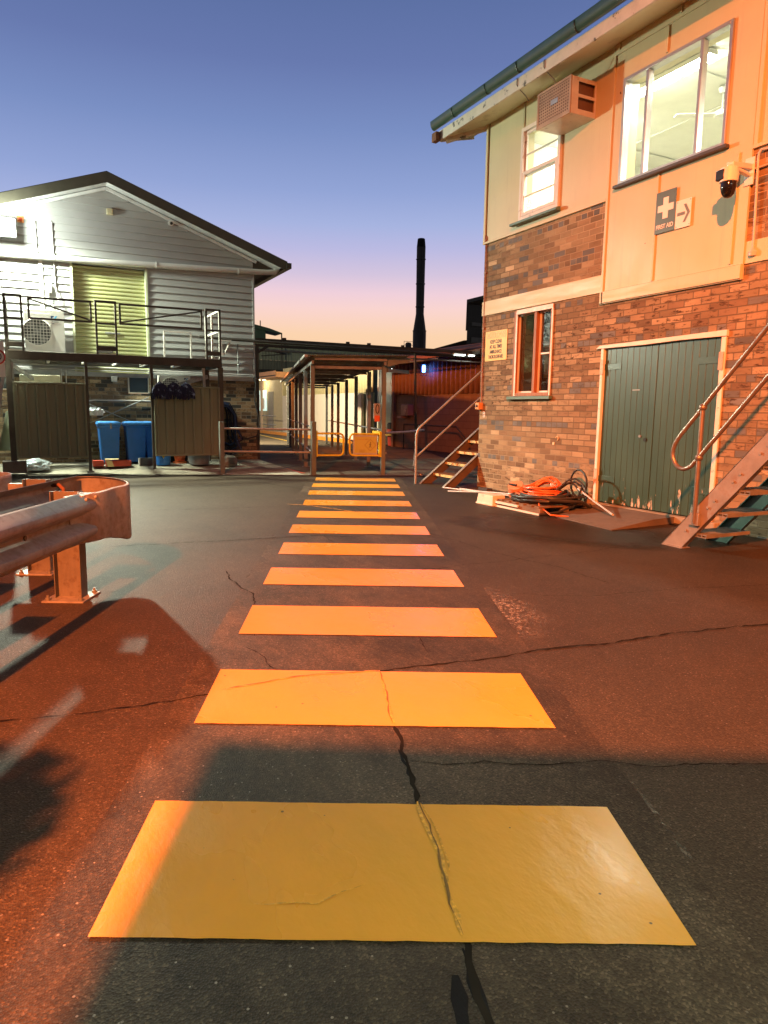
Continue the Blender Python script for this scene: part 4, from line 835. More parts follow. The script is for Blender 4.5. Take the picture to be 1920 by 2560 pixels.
# rear stairs past the building corner
S2 = thing('rear_staircase', 'steel stair with yellow nosed treads climbing behind the brick corner', 'staircase', (6.2, 10.4, 0))
sl2 = 0.80; c_ = 1/math.sqrt(1+sl2*sl2); s_ = sl2*c_
for yy, xx in ((10.80, 6.17), (10.09, 6.22)):
    mb = MB(); L = 3.0
    p = [(xx, yy, 0), (xx+0.27, yy, 0), (xx+0.27+L*c_, yy, L*s_), (xx+0.27+L*c_-0.19*s_, yy, L*s_+0.19*c_)]
    p[3] = (p[2][0], yy, p[2][2]+0.19/c_*0.87)
    mb.prism(p, (0, 0.01, 0)); sgm = obj('stringer', mb, M('red_oxide_steel', (0.12, 0.08, 0.05), 0.55, 0.2, var=0.2), S2)
    mb = MB(); mb.beam((xx+0.005, yy-0.02, 0.0), (xx+0.27+L*c_, yy-0.02, p[3][2]), 0.05, 0.012); obj('flange', mb, galv, sgm)
for k in range(8):
    x = 6.48+k*0.245; z = 0.185+k*0.196
    mb = MB(); mb.box(x, x+0.25, 10.10, 10.80, z-0.012, z)
    for i in range(14): mb.box(x+0.005, x+0.25, 10.12+i*0.05, 10.125+i*0.05, z, z+0.008)
    td = obj('tread', mb, galv_dk, S2); mb = MB(); mb.box(x-0.012, x, 10.10, 10.80, z-0.04, z+0.004); obj('nosing', mb, M('nosing_yellow', (0.66, 0.52, 0.22), 0.5, var=0.2, grime=(0.2, 0.15, 0.08), gs=20, gth=(0.5, 0.6)), td)
hx, hy = 6.12, 10.84
for (yy, nm) in ((hy, 'handrail'),):
    mb = MB(); mb.tube([(hx, yy, 0), (hx, yy, 0.85)]+arc((hx, yy, 0.85), (hx, yy, 0.95), (hx+0.08, yy, 1.02), 5)+[(hx+2.3, yy, 1.02+2.22*0.8)], 0.021, 12); obj('handrail', mb, galv, S2)
    mb = MB(); mb.tube([(hx, yy, 0.48), (hx+2.3, yy, 0.48+2.3*0.8)], 0.018, 12); obj('mid_rail', mb, galv, S2)

# ================================================================= left building (weatherboard gable over brick)
YL = 16.24
LB = thing('gabled_shed', 'white weatherboard building with low gable roof over a brown brick base', 'building', (1.6, YL, 0))
mb = MB(); gridwall(mb, YL, 0.23, -1.52, 4.78, 0, 2.0, [(1.89, 2.34, 1.60, 1.985), (-1.0, -0.33, 1.62, 1.985)], 'Y'); gridwall(mb, 4.78, -0.23, YL+0.23, 29, 0, 2.0, []); gridwall(mb, -1.52, 0.23, YL+0.23, 29, 0, 2.0, [])
mb.box(1.07, 1.85, YL-0.012, YL-0.001, 0.0, 1.99)
obj('brick_wall', mb, BL, LB, smooth=False, recalc=False)
RDa, RDb, RDt = 0.885, 2.325, 4.24
mb = MB(); bh = 0.148; z = 2.03; slope = 0.358; ap = 5.86
def gx(z_): 
    w = (ap-z_)/slope; return (1.6-w, 1.6+w)
while z < ap:
    zt = min(z+bh, ap); xl, xr = gx(zt-0.02) if zt > 4.5 else (-1.5, 4.72)
    xl, xr = max(xl, -1.5), min(xr, 4.72)
    segs = [(xl, xr)]
    if zt <= RDt+0.05: segs = [(xl, RDa-0.05), (RDb+0.05, xr)]
    for a, b in segs:
        if b > a:
            mb.quad((a, YL-0.037, z), (b, YL-0.037, z), (b, YL-0.008, zt+0.014), (a, YL-0.008, zt+0.014)); mb.quad((a, YL-0.037, z), (b, YL-0.037, z), (b, YL-0.004, z), (a, YL-0.004, z))
    z += bh
obj('weatherboard', mb, board_m, LB, smooth=False)
mb = MB(); gridwall(mb, YL, 0.02, -1.5, 4.72, 2.0, 4.72, [(RDa, RDb, 2.0, RDt)], 'Y'); mb.add([(-1.5, YL, 4.72), (4.72, YL, 4.72), (1.6, YL, 5.86)], [(0, 1, 2)])
mb.quad((4.72, YL, 2.0), (4.72, 29, 2.0), (4.72, 29, 4.72), (4.72, YL, 4.72)); mb.quad((-1.5, YL, 2.0), (-1.5, 29, 2.0), (-1.5, 29, 4.72), (-1.5, YL, 4.72)); obj('wall_lining', mb, board_m, LB, smooth=False)
mb = MB(); mb.box(4.70, 4.745, YL-0.045, YL+0.06, 2.0, 4.42); mb.box(-1.55, -1.50, YL-0.045, YL+0.06, 2.0, 4.42); obj('corner_stop', mb, board_m, LB, bevel=0.003)
mb = MB(); mb.box(-1.53, 4.76, YL-0.06, YL-0.001, 1.985, 2.03); mb.box(-1.53, 4.76, YL-0.045, YL-0.001, 1.94, 1.984); obj('flashing', mb, M('zinc_flashing', (0.32, 0.34, 0.34), 0.45, 0.5), LB)
# roof
mb = MB()
for sgn in (-1, 1):
    e = 1.6+sgn*3.80; p = [(1.6, 15.82, 6.035), (e, 15.82, 6.035-3.80*slope), (e, 15.82, 6.035-3.80*slope-0.20), (1.6, 15.82, 5.825)]
    mb.prism(p, (0, 0.03, 0))
obj('barge_board', mb, roof_m, LB, bevel=0.004)
mb = MB()
for sgn in (-1, 1):
    e = 1.6+sgn*3.84; mb.prism([(1.6, 15.852, 6.05), (e, 15.852, 6.05-3.84*slope), (e, 15.852, 6.0-3.84*slope), (1.6, 15.852, 6.0)], (0, 13.6, 0))
mb.box(5.40, 5.52, 15.80, 29.2, 4.52, 4.64)
obj('roof', mb, roof_m, LB, smooth=False)
mb = MB()
for sgn in (-1, 1):
    e = 1.6+sgn*3.70; mb.prism([(1.6, 15.853, 5.87), (e, 15.853, 5.87-3.70*slope), (e, 15.853, 5.85-3.70*slope), (1.6, 15.853, 5.85)], (0, YL-15.86, 0))
    mb.beam((1.6, YL-0.045, 5.80), (1.6+sgn*3.2, YL-0.045, 5.80-3.2*slope), 0.035, 0.06)
obj('eave_lining', mb, M('gable_trim', (0.66, 0.68, 0.65), 0.5), LB, smooth=False)
# roller door
rd = None
mb = MB(); prof = []; z = 2.02
while z < RDt:
    prof += [(YL+0.115, z), (YL+0.085, z+0.018), (YL+0.085, z+0.048), (YL+0.115, z+0.066)]; z += 0.083
for (a, b) in zip(prof[:-1], prof[1:]): mb.quad((RDa, a[0], a[1]), (RDb, a[0], a[1]), (RDb, b[0], b[1]), (RDa, b[0], b[1]))
rd = obj('roller_door', mb, shutter_m, LB, recalc=False)
mb = MB(); mb.box(1.48, 1.78, YL+0.055, YL+0.084, 2.86, 2.895); obj('handle', mb, galv, rd, bevel=0.004)
mb = MB(); mb.box(1.30, 1.62, YL+0.06, YL+0.084, 2.45, 2.53); obj('lock_plate', mb, brown_st, rd)
mb = MB(); mb.box(RDa-0.045, RDa-0.001, YL-0.05, YL+0.12, 2.03, RDt+0.02); mb.box(RDb+0.001, RDb+0.045, YL-0.05, YL+0.12, 2.03, RDt+0.02); obj('door_guide', mb, M('pale_green_trim', (0.60, 0.64, 0.42), 0.5), rd)
mb = MB(); mb.box(RDa-0.05, RDb+0.05, YL-0.08, YL, RDt+0.021, RDt+0.07); obj('head_flashing', mb, galv, rd)
# left bay door frame
mb = MB(); mb.box(0.26, 0.33, YL-0.05, YL, 2.6, 4.22); mb.box(-1.2, 0.33, YL-0.05, YL, 4.221, 4.27); obj('bay_trim', mb, white_trim, LB, bevel=0.004)
# windows in the brick base
for (a, b, z0_, z1_) in ((1.895, 2.335, 1.605, 1.98), (-0.995, -0.335, 1.625, 1.98)):
    mb = MB(); mb.box(a, a+0.025, YL-0.01, YL+0.05, z0_, z1_); mb.box(b-0.025, b, YL-0.01, YL+0.05, z0_, z1_); mb.box(a+0.025, b-0.025, YL-0.01, YL+0.05, z0_, z0_+0.02); mb.box(a+0.025, b-0.025, YL-0.01, YL+0.05, z1_-0.02, z1_)
    wf = obj('window', mb, M('window_frame_cream', (0.55, 0.50, 0.40), 0.5), LB)
    mb = MB(); mb.quad((a+.02, YL+0.02, z0_+.01), (b-.02, YL+0.02, z0_+.01), (b-.02, YL+0.02, z1_-.01), (a+.02, YL+0.02, z1_-.01)); obj('pane', mb, M('opaque_blue_glass', (0.05, 0.075, 0.09), 0.15, var=0.05, bump=0), wf)
# ladder rail pipes, vent, gable camera, beacon, bracket
mb = MB(); mb.tube([(-1.6, YL-0.10, 4.235), (1.2, YL-0.10, 4.30), (3.4, YL-0.10, 4.38), (5.05, YL-0.10, 4.445), (5.22, YL-0.09, 4.47), (5.30, YL-0.05, 4.56), (5.33, YL, 4.62)], 0.062, 16)
for x in (0.55, 2.55, 4.35): zc = 4.27+0.0265*(x)+0.015; mb.tube([(x, YL-0.10+0.068*math.cos(a*math.pi/8), zc+0.068*math.sin(a*math.pi/8)) for a in range(16)], 0.008, 6, True)
solo('rain_pipe', mb, M('white_pipe', (0.68, 0.67, 0.62), 0.4, var=0.05), 'fat white pipe running across the gable wall to the right eave', 'pipe')
for x, za, zb, lb in ((0.235, 4.37, 4.98, 'short thin conduit above the white pipe nearer the flood lamp'), (0.54, 3.75, 5.0, 'long thin conduit dropping beside the roller door')):
    mb = MB(); mb.tube([(x-0.02, YL-0.04, zb+0.02), (x, YL-0.045, zb-0.02), (x+0.01, YL-0.045, za)], 0.014, 8); solo('thin_conduit', mb, pvc, lb, 'conduit', group='thin conduits on the gable')
mb = MB(); mb.box(1.60, 1.72, YL-0.10, YL-0.02, 5.28, 5.40); mb.box(1.61, 1.71, YL-0.11, YL-0.10, 5.29, 5.37); solo('wall_vent', mb, cream, 'small cream vent box high in the gable', 'vent', bevel=0.006)
c2 = thing('gable_camera', 'small round white camera under the right gable edge', 'security camera', (2.9, YL-0.06, 5.26)); mb = MB(); mb.cyl((2.9, YL-0.02, 5.28), (2.9, YL-0.12, 5.26), 0.055, 0.05, 18); obj('body', mb, ac_white, c2); mb = MB(); mb.cyl((2.9, YL-0.121, 5.255), (2.9, YL-0.14, 5.25), 0.032, 0.022); obj('lens', mb, black_m, c2)
c3 = thing('warning_beacon', 'small orange beacon on the gable left of the conduits', 'beacon', (-0.02, YL-0.05, 4.96)); mb = MB(); mb.box(-0.08, 0.04, YL-0.05, YL-0.02, 4.92, 5.04); obj('plate', mb, M('beacon_orange', (0.6, 0.25, 0.08), 0.5), c3, bevel=0.005); mb = MB(); mb.cyl((-0.02, YL-0.05, 4.98), (-0.02, YL-0.10, 4.98), 0.035, 0.025); obj('lens', mb, M('beacon_red', (0.5, 0.08, 0.03), 0.3), c3)
jb = thing('power_outlet', 'white socket box with looped cable beside the upper bay', 'socket', (0.43, YL-0.05, 3.6)); mb = MB(); mb.box(0.37, 0.48, YL-0.09, YL-0.02, 3.60, 3.78); obj('case', mb, ac_white, jb, bevel=0.008); mb = MB(); mb.tube([(0.42, YL-0.08, 3.6), (0.40, YL-0.1, 3.45), (0.48, YL-0.1, 3.33), (0.60, YL-0.1, 3.40), (0.57, YL-0.09, 3.6), (0.54, YL-0.06, 3.75)], 0.012, 8); obj('cable', mb, ac_white, jb)
# flood lamp
fl = thing('flood_lamp', 'blazing white flood lamp mounted high on the left gable wall', 'lamp', (-0.30, YL-0.1, 4.7))
mb = MB(); mb.box(-0.58, -0.10, 15.82, 15.90, 4.54, 4.90); mb.box(-0.33, -0.27, 15.90, YL-0.01, 4.74, 4.79); obj('housing', mb, galv, fl, bevel=0.01)
mb = MB(); mb.box(-0.56, -0.12, 15.795, 15.819, 4.56, 4.88); obj('lens', mb, emit('flood_glow', (0.95, 1.0, 0.85), 60), fl)

# outdoor units
def aircon(X0, X1, Z0, Z1, Y0, dep, fx, fz, fr, label, logo):
    t_ = thing('outdoor_air_conditioner', label, 'air conditioner', ((X0+X1)/2, Y0+dep/2, Z0), 'outdoor air conditioner units')
    mb = MB(); mb.box(X0, X1, Y0, Y0+dep, Z0, Z1); mb.box(X0-0.005, X0+(X1-X0)*0.66, Y0-0.006, Y0, Z0+0.02, Z1-0.07); obj('casing', mb, ac_white, t_, bevel=0.012)
    mb = MB(); mb.cyl((fx, Y0-0.0065, fz), (fx, Y0-0.0075, fz), fr, n=40); obj('fan_opening', mb, M('fan_shadow', (0.06, 0.06, 0.055), 0.7), t_)
    mb = MB()
    for k in range(4): a = 0.3+k*math.pi/2; mb.add([(fx, Y0-0.009, fz), (fx+fr*0.9*math.cos(a), Y0-0.009, fz+fr*0.9*math.sin(a)), (fx+fr*0.9*math.cos(a+0.7), Y0-0.009, fz+fr*0.9*math.sin(a+0.7))], [(0, 1, 2)])
    mb.cyl((fx, Y0-0.010, fz), (fx, Y0-0.012, fz), fr*0.2); obj('fan', mb, M('fan_grey', (0.16, 0.16, 0.155), 0.6), t_)
    mb = MB()
    n = 9
    for i in range(-n//2+1, n//2+1):
        d = i*fr*2/n; h = math.sqrt(max(0, fr*fr-d*d))
        mb.box(fx+d-0.004, fx+d+0.004, Y0-0.018, Y0-0.014, fz-h, fz+h); mb.box(fx-h, fx+h, Y0-0.022, Y0-0.018, fz+d-0.004, fz+d+0.004)
    mb.tube([(fx+fr*math.cos(a*math.pi/20), Y0-0.014, fz+fr*math.sin(a*math.pi/20)) for a in range(40)], 0.008, 6, True); obj('guard_grille', mb, ac_white, t_)
    lx, lz, ls = logo
    mb = MB(); y = Y0-0.004
    mb.prism([(lx-ls, y, lz-ls*.5), (lx-ls, y, lz+ls*.5), (lx+ls*.15, y, lz+ls*.5)], (0, 0.002, 0)); obj('badge', mb, M('badge_navy', (0.02, 0.08, 0.2), 0.4, bump=0), t_)
    mb = MB(); mb.prism([(lx-ls*.45, y, lz-ls*.5), (lx+ls*.5, y, lz+ls*.5), (lx+ls, y, lz+ls*.5), (lx+ls*.3, y, lz-ls*.5)], (0, 0.002, 0)); obj('badge', mb, M('badge_cyan', (0.10, 0.50, 0.80), 0.4, bump=0), t_)
    mb = MB(); mb.box(lx-ls*.7, lx+ls*1.3, y, Y0-0.002, lz-ls*1.5, lz-ls*1.2); mb.box(lx-ls*.7, lx+0.0, y, Y0-0.002, lz-ls*2.1, lz-ls*1.8); obj('printing', mb, M('print_grey', (0.25, 0.25, 0.25), 0.5, bump=0), t_)
    return t_
aircon(-0.06, 0.66, 2.36, 3.20, 15.75, 0.34, 0.16, 2.76, 0.26, 'tall white outdoor air conditioner standing on the steel platform', (0.48, 3.06, 0.06))
aircon(2.50, 3.16, 1.58, 2.0, 15.86, 0.28, 2.74, 1.76, 0.20, 'smaller white outdoor unit under the platform behind the mops', (3.07, 1.93, 0.045))

# ---- steel platform
YP = 14.6
PF = thing('steel_platform', 'dark steel loading platform with gated handrail in front of the roller door', 'platform', (1.55, YP, 0.1))
mb = MB(); mb.box(-0.40, 3.56, YP-0.03, YP+0.03, 2.14, 2.30); mb.box(-0.40, 3.56, 15.9, 15.95, 2.14, 2.295); mb.box(-0.40, -0.35, YP+0.031, 15.899, 2.14, 2.295); mb.box(3.51, 3.56, YP+0.031, 15.899, 2.14, 2.295); obj('edge_beam', mb, brown_st, PF, bevel=0.004)
mb = MB()
for i in range(76): x = -0.34+i*0.051; mb.box(x, x+0.006, YP+0.032, 15.898, 2.262, 2.292)
for i in range(13): y = YP+0.06+i*0.1; mb.box(-0.34, 3.50, y, y+0.007, 2.266, 2.288)
obj('deck_grating', mb, M('grating_steel', (0.34, 0.35, 0.34), 0.45, 0.5), PF)
mb = MB()
for x in (0.3, 0.95, 1.55, 2.1, 2.75): mb.box(x, x+0.05, YP+0.033, 15.897, 2.16, 2.274)
pieces('joist', mb, white_trim, PF)
for x, yb in ((-0.36, 0.28), (0.95, 0.06), (2.15, 0.05), (3.53, 0.25)):
    mb = MB(); w = 0.05 if x in (-0.36, 3.53) else 0.028; mb.box(x-w, x+w, YP-0.03, YP+0.03, yb, 2.139); pst = obj('post', mb, brown_st, PF, bevel=0.004)
    if w == 0.028: mb = MB(); mb.box(x-0.06, x+0.06, YP-0.06, YP+0.06, yb-0.05, yb-0.001); obj('base_plate', mb, galv_dk, pst)
for x, yb in ((-0.36, 0.11), (3.53, 0.11)): mb = MB(); mb.box(x-0.05, x+0.05, 15.85, 15.93, yb, 2.139); obj('post', mb, brown_st, PF)
def rect_frame(mb, xa, xb, za, zb, w=0.038, y=YP, mid=None):
    mb.box(xa, xa+w, y-w/2, y+w/2, za, zb); mb.box(xb-w, xb, y-w/2, y+w/2, za, zb); mb.box(xa+w, xb-w, y-w/2, y+w/2, zb-w, zb)
    if mid: mb.box(xa+w, xb-w, y-w/2, y+w/2, mid-w/2, mid+w/2)
for xa, xb in ((-0.385, -0.075), (1.15, 1.54), (3.24, 3.555)):
    mb = MB(); rect_frame(mb, xa, xb, 2.301, 3.31, mid=2.88); mb.box(xa+0.038, xb-0.038, YP-0.012, YP+0.012, 2.37, 2.46); obj('handrail_panel', mb, brown_st, PF, bevel=0.003)
    mb = MB(); mb.box(xa+0.04, xb-0.04, YP-0.01, YP+0.02, 2.30, 2.315) ; pieces('shoe', mb, white_trim, PF)
for xa, xb, fl_ in ((0.01, 1.10, 0), (1.585, 3.18, 1)):
    mb = MB(); w = 0.036; za, zb = 2.88, 3.285
    mb.box(xa, xa+w, YP-w/2, YP+w/2, za, zb); mb.box(xb-w, xb, YP-w/2, YP+w/2, za, zb); mb.box(xa+w, xb-w, YP-w/2, YP+w/2, zb-w, zb); mb.box(xa+w, xb-w, YP-w/2, YP+w/2, za, za+w)
    if fl_: mb.beam((xa+w, YP, za+w+0.01), (xb-w, YP, zb-w-0.01), 0.024, 0.03)
    else: mb.beam((xa+w, YP, zb-w-0.01), (xb-w, YP, za+w+0.01), 0.024, 0.03)
    obj('gate', mb, brown_st, PF, bevel=0.003)
for xx in (3.54, -0.37):
    mb = MB(); w = 0.038
    for y in (14.62, 15.3, 15.9): mb.box(xx-w/2, xx+w/2, y, y+w, 2.301, 3.31)
    for z_ in (3.29, 2.88): mb.box(xx-w/2, xx+w/2, 14.66, 15.9, z_-w/2, z_+w/2)
    pieces('side_rail', mb, white_trim if xx > 0 else brown_st, PF, bevel=0.003)
mb = MB(); 
for z_ in (2.94, 2.31): mb.box(2.63, 3.2, 15.86, 15.895, z_-0.017, z_+0.017)
for x_ in (2.63, 3.2): mb.box(x_-0.017, x_+0.017, 15.86, 15.895, 2.30, 2.95)
obj('back_rail', mb, white_trim, PF)
mb = MB(); mb.beam((-0.31, 14.75, 2.05), (0.35, 15.8, 1.62), 0.03, 0.07); mb.beam((-0.30, 14.66, 2.1), (-0.30, 14.66, 1.78), 0.05, 0.04); obj('brace', mb, galv, PF)
mb = MB(); mb.beam((3.3, 14.75, 1.95), (2.75, 14.9, 1.78), 0.03, 0.08); mb.beam((3.2, 14.7, 2.12), (3.22, 14.72, 1.72), 0.05, 0.04); obj('brace', mb, galv, PF)
mb = MB(); mb.box(-0.55, -0.16, 14.40, 14.80, 0.06, 0.28); solo('concrete_footing', mb, M('dark_concrete', (0.13, 0.11, 0.09), 0.85, var=0.3), 'square concrete footing under the left platform post', 'footing', bevel=0.012)
mb = MB(); mb.lathe([(0.15, 0.05), (0.19, 0.10), (0.20, 0.17), (0.17, 0.26), (0.09, 0.30)], 3.72, 14.85, 20); solo('round_footing', mb, M('pale_concrete', (0.20, 0.17, 0.13), 0.85, var=0.3), 'rounded concrete lump behind the white fence post', 'footing')
# corrugated screens
def screen(xa, xb, label):
    t_ = thing('sheet_screen', label, 'screen', ((xa+xb)/2, YP-0.045, 0.33), 'olive sheet screens under the platform')
    mb = MB(); prof = []; x = xa+0.03; n = 7; p = (xb-xa-0.06)/n
    for i in range(n): prof += [(x, -0.050), (x+p*0.08, -0.082), (x+p*0.24, -0.082), (x+p*0.32, -0.050)]; x += p
    prof.append((xb-0.03, -0.050))
    mb.sheet(lambda i: [(a, YP+b, (0.36, 1.70)[i]) for a, b in prof], 2); sh = obj('sheet', mb, olive, t_, solid=0.003, smooth=False)
    mb = MB(); y0, y1 = YP-0.085, YP-0.045; mb.box(xa, xb, y0, y1, 1.70, 1.735); mb.box(xa, xb, y0, y1, 0.325, 0.36); mb.box(xa, xa+0.035, y0, y1, 0.36, 1.70); mb.box(xb-0.035, xb, y0, y1, 0.36, 1.70); obj('frame', mb, olive, t_, bevel=0.003)
screen(-0.31, 0.92, 'left olive ribbed sheet screen below the platform'); screen(2.17, 3.49, 'right olive ribbed sheet screen below the platform with mops over it')
mb = MB(); mb.add([(-0.62, 14.9, 0.45), (-0.33, 15.0, 0.45), (-0.33, 15.0, 1.2), (-0.45, 14.9, 1.2)], [(0, 1, 2, 3)]); solo('leaning_sheet', mb, olive, 'narrow olive sheet leaning behind the left platform post', 'sheet', solid=0.004)
mb = MB(); mb.box(-0.20, 0.52, 15.3, 15.5, 1.76, 1.90); mb.box(-0.27, 0.55, 15.28, 15.52, 1.735, 1.759); solo('cable_trough', mb, M('pale_green_plastic', (0.62, 0.62, 0.48), 0.5), 'pale flat box lying above the left olive screen', 'box', bevel=0.01)
# mops hung over right screen
mopm = M('navy_mop', (0.020, 0.022, 0.060), 0.9, var=0.5, scale=40, grime=(0.34, 0.42, 0.62), gs=9, gth=(0.56, 0.66))  # the grime colour here paints blue-white highlights onto the strands
for i, (x, lb) in enumerate(((2.30, 'leftmost navy mop head drying over the right olive screen'), (2.56, 'middle navy mop head with pale top on the right olive screen'), (2.80, 'rightmost navy mop head with pale top on the right olive screen'))):
    mb = MB(); rnd = random.Random(i)
    for k in range(90):
        a = rnd.uniform(-math.pi*0.5, math.pi*0.5); r_ = 0.13; dx = rnd.uniform(-0.02, 0.02); e = 0.135*math.sin(a)
        L = rnd.uniform(0.14, 0.27); fy = -0.11-rnd.uniform(0, 0.05)
        top = 1.79+rnd.uniform(-0.015, 0.03)-abs(e)*0.3
        mb.tube([(x+dx*0.5+e*0.25, YP-0.06+rnd.uniform(-0.02, .06), top), (x+e*0.7, YP+fy+0.02, top-0.03), (x+e+dx, YP+fy, 1.72-L*0.4), (x+e*1.05+dx*2, YP+fy+rnd.uniform(-.01, .01), 1.73-L)], rnd.uniform(0.008, 0.014), 5)
    solo('mop_head', mb, mopm, lb, 'mop', 'mops on the screen')
# bins
def bin_(x, y, label):
    t_ = thing('wheelie_bin', label, 'bin', (x, y, 0.12), 'blue wheelie bins')
    def ring(w, d, z, oy=0): return [(x-w/2, y-d/2+oy, z), (x+w/2, y-d/2+oy, z), (x+w/2, y+d/2+oy, z), (x-w/2, y+d/2+oy, z)]
    mb = MB(); rs = [ring(.33, .36, .15), ring(.36, .40, .45), ring(.40, .46, .88, .0), ring(.44, .50, .90), ring(.44, .50, .93)]
    mb.add([p for r in rs for p in r], [(0, 3, 2, 1), (16, 17, 18, 19)]+[(k*4+i, k*4+(i+1) % 4, k*4+4+(i+1) % 4, k*4+4+i) for k in range(4) for i in range(4)]); obj('body', mb, blue_bin, t_, bevel=0.015)
    mb = MB(); rs = [ring(.46, .52, .931), ring(.47, .53, .95), ring(.44, .50, .985), ring(.34, .40, 1.005)]
    mb.add([p for r in rs for p in r], [(0, 3, 2, 1), (12, 13, 14, 15)]+[(k*4+i, k*4+(i+1) % 4, k*4+4+(i+1) % 4, k*4+4+i) for k in range(3) for i in range(4)]); mb.cyl((x-0.2, y+0.27, 0.97), (x+0.2, y+0.27, 0.97), 0.016); ld = obj('lid', mb, M('blue_lid', (0.08, 0.32, 0.80), 0.35, var=0.1), t_, bevel=0.008)
    for s in (-1, 1): mb = MB(); mb.cyl((x+s*0.13, y+0.2, 0.21), (x+s*0.17, y+0.2, 0.21), 0.09, n=20); obj('wheel', mb, black_m, t_)
    return t_
b = bin_(1.39, 15.55, 'blue wheelie bin with a metal latch, nearest the left olive screen'); mb = MB(); mb.box(1.40, 1.43, 15.275, 15.29, 0.87, 0.97); mb.cyl((1.415, 15.27, 0.875), (1.415, 15.28, 0.875), 0.022); obj('latch', mb, galv, b)
bin_(1.91, 15.55, 'blue wheelie bin in the middle of the three'); bin_(2.30, 15.62, 'blue wheelie bin mostly hidden behind the right olive screen')
# clutter
def crumple(cx, cy, cz, rx, ry, rz, seed, n=26):
    rnd = random.Random(seed); bm = bmesh.new(); bmesh.ops.create_icosphere(bm, subdivisions=3, radius=1)
    for v in bm.verts:
        k = 0.62+0.5*rnd.random()+0.25*math.sin(v.co.x*7+seed)*math.cos(v.co.y*6); v.co = Vector((cx+v.co.x*rx*k, cy+v.co.y*ry*k, max(cz-rz*0.6, cz+v.co.z*rz*k)))
    mb = MB(); bm.verts.ensure_lookup_table(); mb.add([v.co.copy() for v in bm.verts], [tuple(v.index for v in f.verts) for f in bm.faces]); bm.free(); return mb
plas = M('crumpled_plastic', (0.62, 0.70, 0.78), 0.25, var=0.2, scale=20, bump=0.3)
solo('plastic_bag', crumple(1.12, 15.2, 1.19, 0.16, 0.08, 0.11, 2), plas, 'pale crumpled plastic hanging beside the left olive screen', 'plastic bag', smooth=False)
solo('plastic_sheet', crumple(0.02, 14.95, 0.15, 0.26, 0.16, 0.14, 5), plas, 'clear crumpled plastic on the slab under the left olive screen', 'plastic sheet', smooth=False)
bx = thing('cardboard_tray', 'red open cardboard tray lying in front of the blue bins', 'box', (1.5, 14.95, 0.12))
mb = MB(); rc = M('red_carton', (0.42, 0.05, 0.02), 0.5, var=0.2)
mb.box(1.27, 1.72, 14.83, 15.08, 0.115, 0.125); mb.box(1.27, 1.72, 14.82, 14.83, 0.115, 0.22); mb.box(1.27, 1.72, 15.08, 15.09, 0.115, 0.22); mb.box(1.26, 1.27, 14.82, 15.09, 0.115, 0.22); mb.box(1.72, 1.73, 14.82, 15.09, 0.115, 0.22); obj('tray', mb, rc, bx)
mb = MB(); mb.box(1.28, 1.715, 14.84, 15.07, 0.185, 0.19); obj('contents', mb, M('tan_card', (0.40, 0.22, 0.08), 0.7), bx)
mb = MB(); mb.prism([(1.28, 14.80, .11), (1.40, 14.80, .11), (1.36, 14.80, .24), (1.24, 14.80, .25)], (0, 0.008, 0)); mb.prism([(1.24, 14.80, .25), (1.5, 14.85, .25), (1.5, 14.9, .26), (1.24, 14.95, .26)], (0, 0, 0.006)); obj('flap', mb, M('pale_card', (0.62, 0.48, 0.22), 0.7), bx)
mb = MB(); mb.box(1.02, 1.22, 14.9, 15.1, 0.115, 0.23); solo('red_carton', mb, rc, 'small red carton left of the open cardboard tray', 'box', bevel=0.004)
cb = thing('cement_block', 'grey box with pale end lying between the bins and right screen', 'block', (2.02, 15.05, 0.115)); mb = MB(); mb.box(1.93, 2.18, 14.98, 15.16, 0.115, 0.26); obj('body', mb, M('slate_plastic', (0.05, 0.06, 0.065), 0.5), cb, bevel=0.008); mb = MB(); mb.box(1.905, 1.93, 14.99, 15.15, 0.12, 0.255); obj('end_face', mb, white_trim, cb)
bk_ = thing('blue_bucket', 'blue bucket with a yellow warning triangle under the right screen', 'bucket', (2.38, 14.95, 0.115)); mb = MB(); mb.lathe([(0.135, .115), (0.14, .13), (0.155, .38), (0.165, .39), (0.165, .41), (0.15, .41)], 2.38, 14.95, 28); obj('body', mb, blue_bin, bk_)
mb = MB(); mb.prism([(2.30, 14.786, .375), (2.42, 14.786, .375), (2.36, 14.786, .255)], (0, 0.012, 0)); tr_ = obj('label', mb, M('label_yellow', (0.75, 0.55, 0.05), 0.5, bump=0), bk_); mb = MB(); mb.box(2.335, 2.385, 14.783, 14.786, .335, .35); mb.box(2.345, 2.362, 14.783, 14.786, .315, .335); obj('symbol', mb, bk, tr_)
mb = MB(); mb.lathe([(0.20, .115), (0.22, .2), (0.235, .40), (0.25, .41), (0.25, .43)], 3.12, 14.95, 28); solo('grey_tub', mb, M('grey_plastic', (0.16, 0.17, 0.18), 0.45), 'round grey tub under the right olive screen', 'tub')
mb = MB(); mb.lathe([(0.10, .16), (0.13, .30), (0.15, .32)], 2.78, 15.3, 20); mb.lathe([(0.15, .115), (0.15, .155)], 2.78, 15.3, 20); solo('orange_bucket', mb, M('orange_plastic', (0.60, 0.12, 0.03), 0.45), 'small orange bucket seen below the right olive screen', 'bucket')
mb = MB(); mb.box(2.62, 3.0, 15.55, 15.9, 0.115, 0.40); solo('dark_crate', mb, M('dark_green_crate', (0.02, 0.045, 0.04), 0.5), 'dark green crate in the shade behind the orange bucket', 'crate', bevel=0.01)
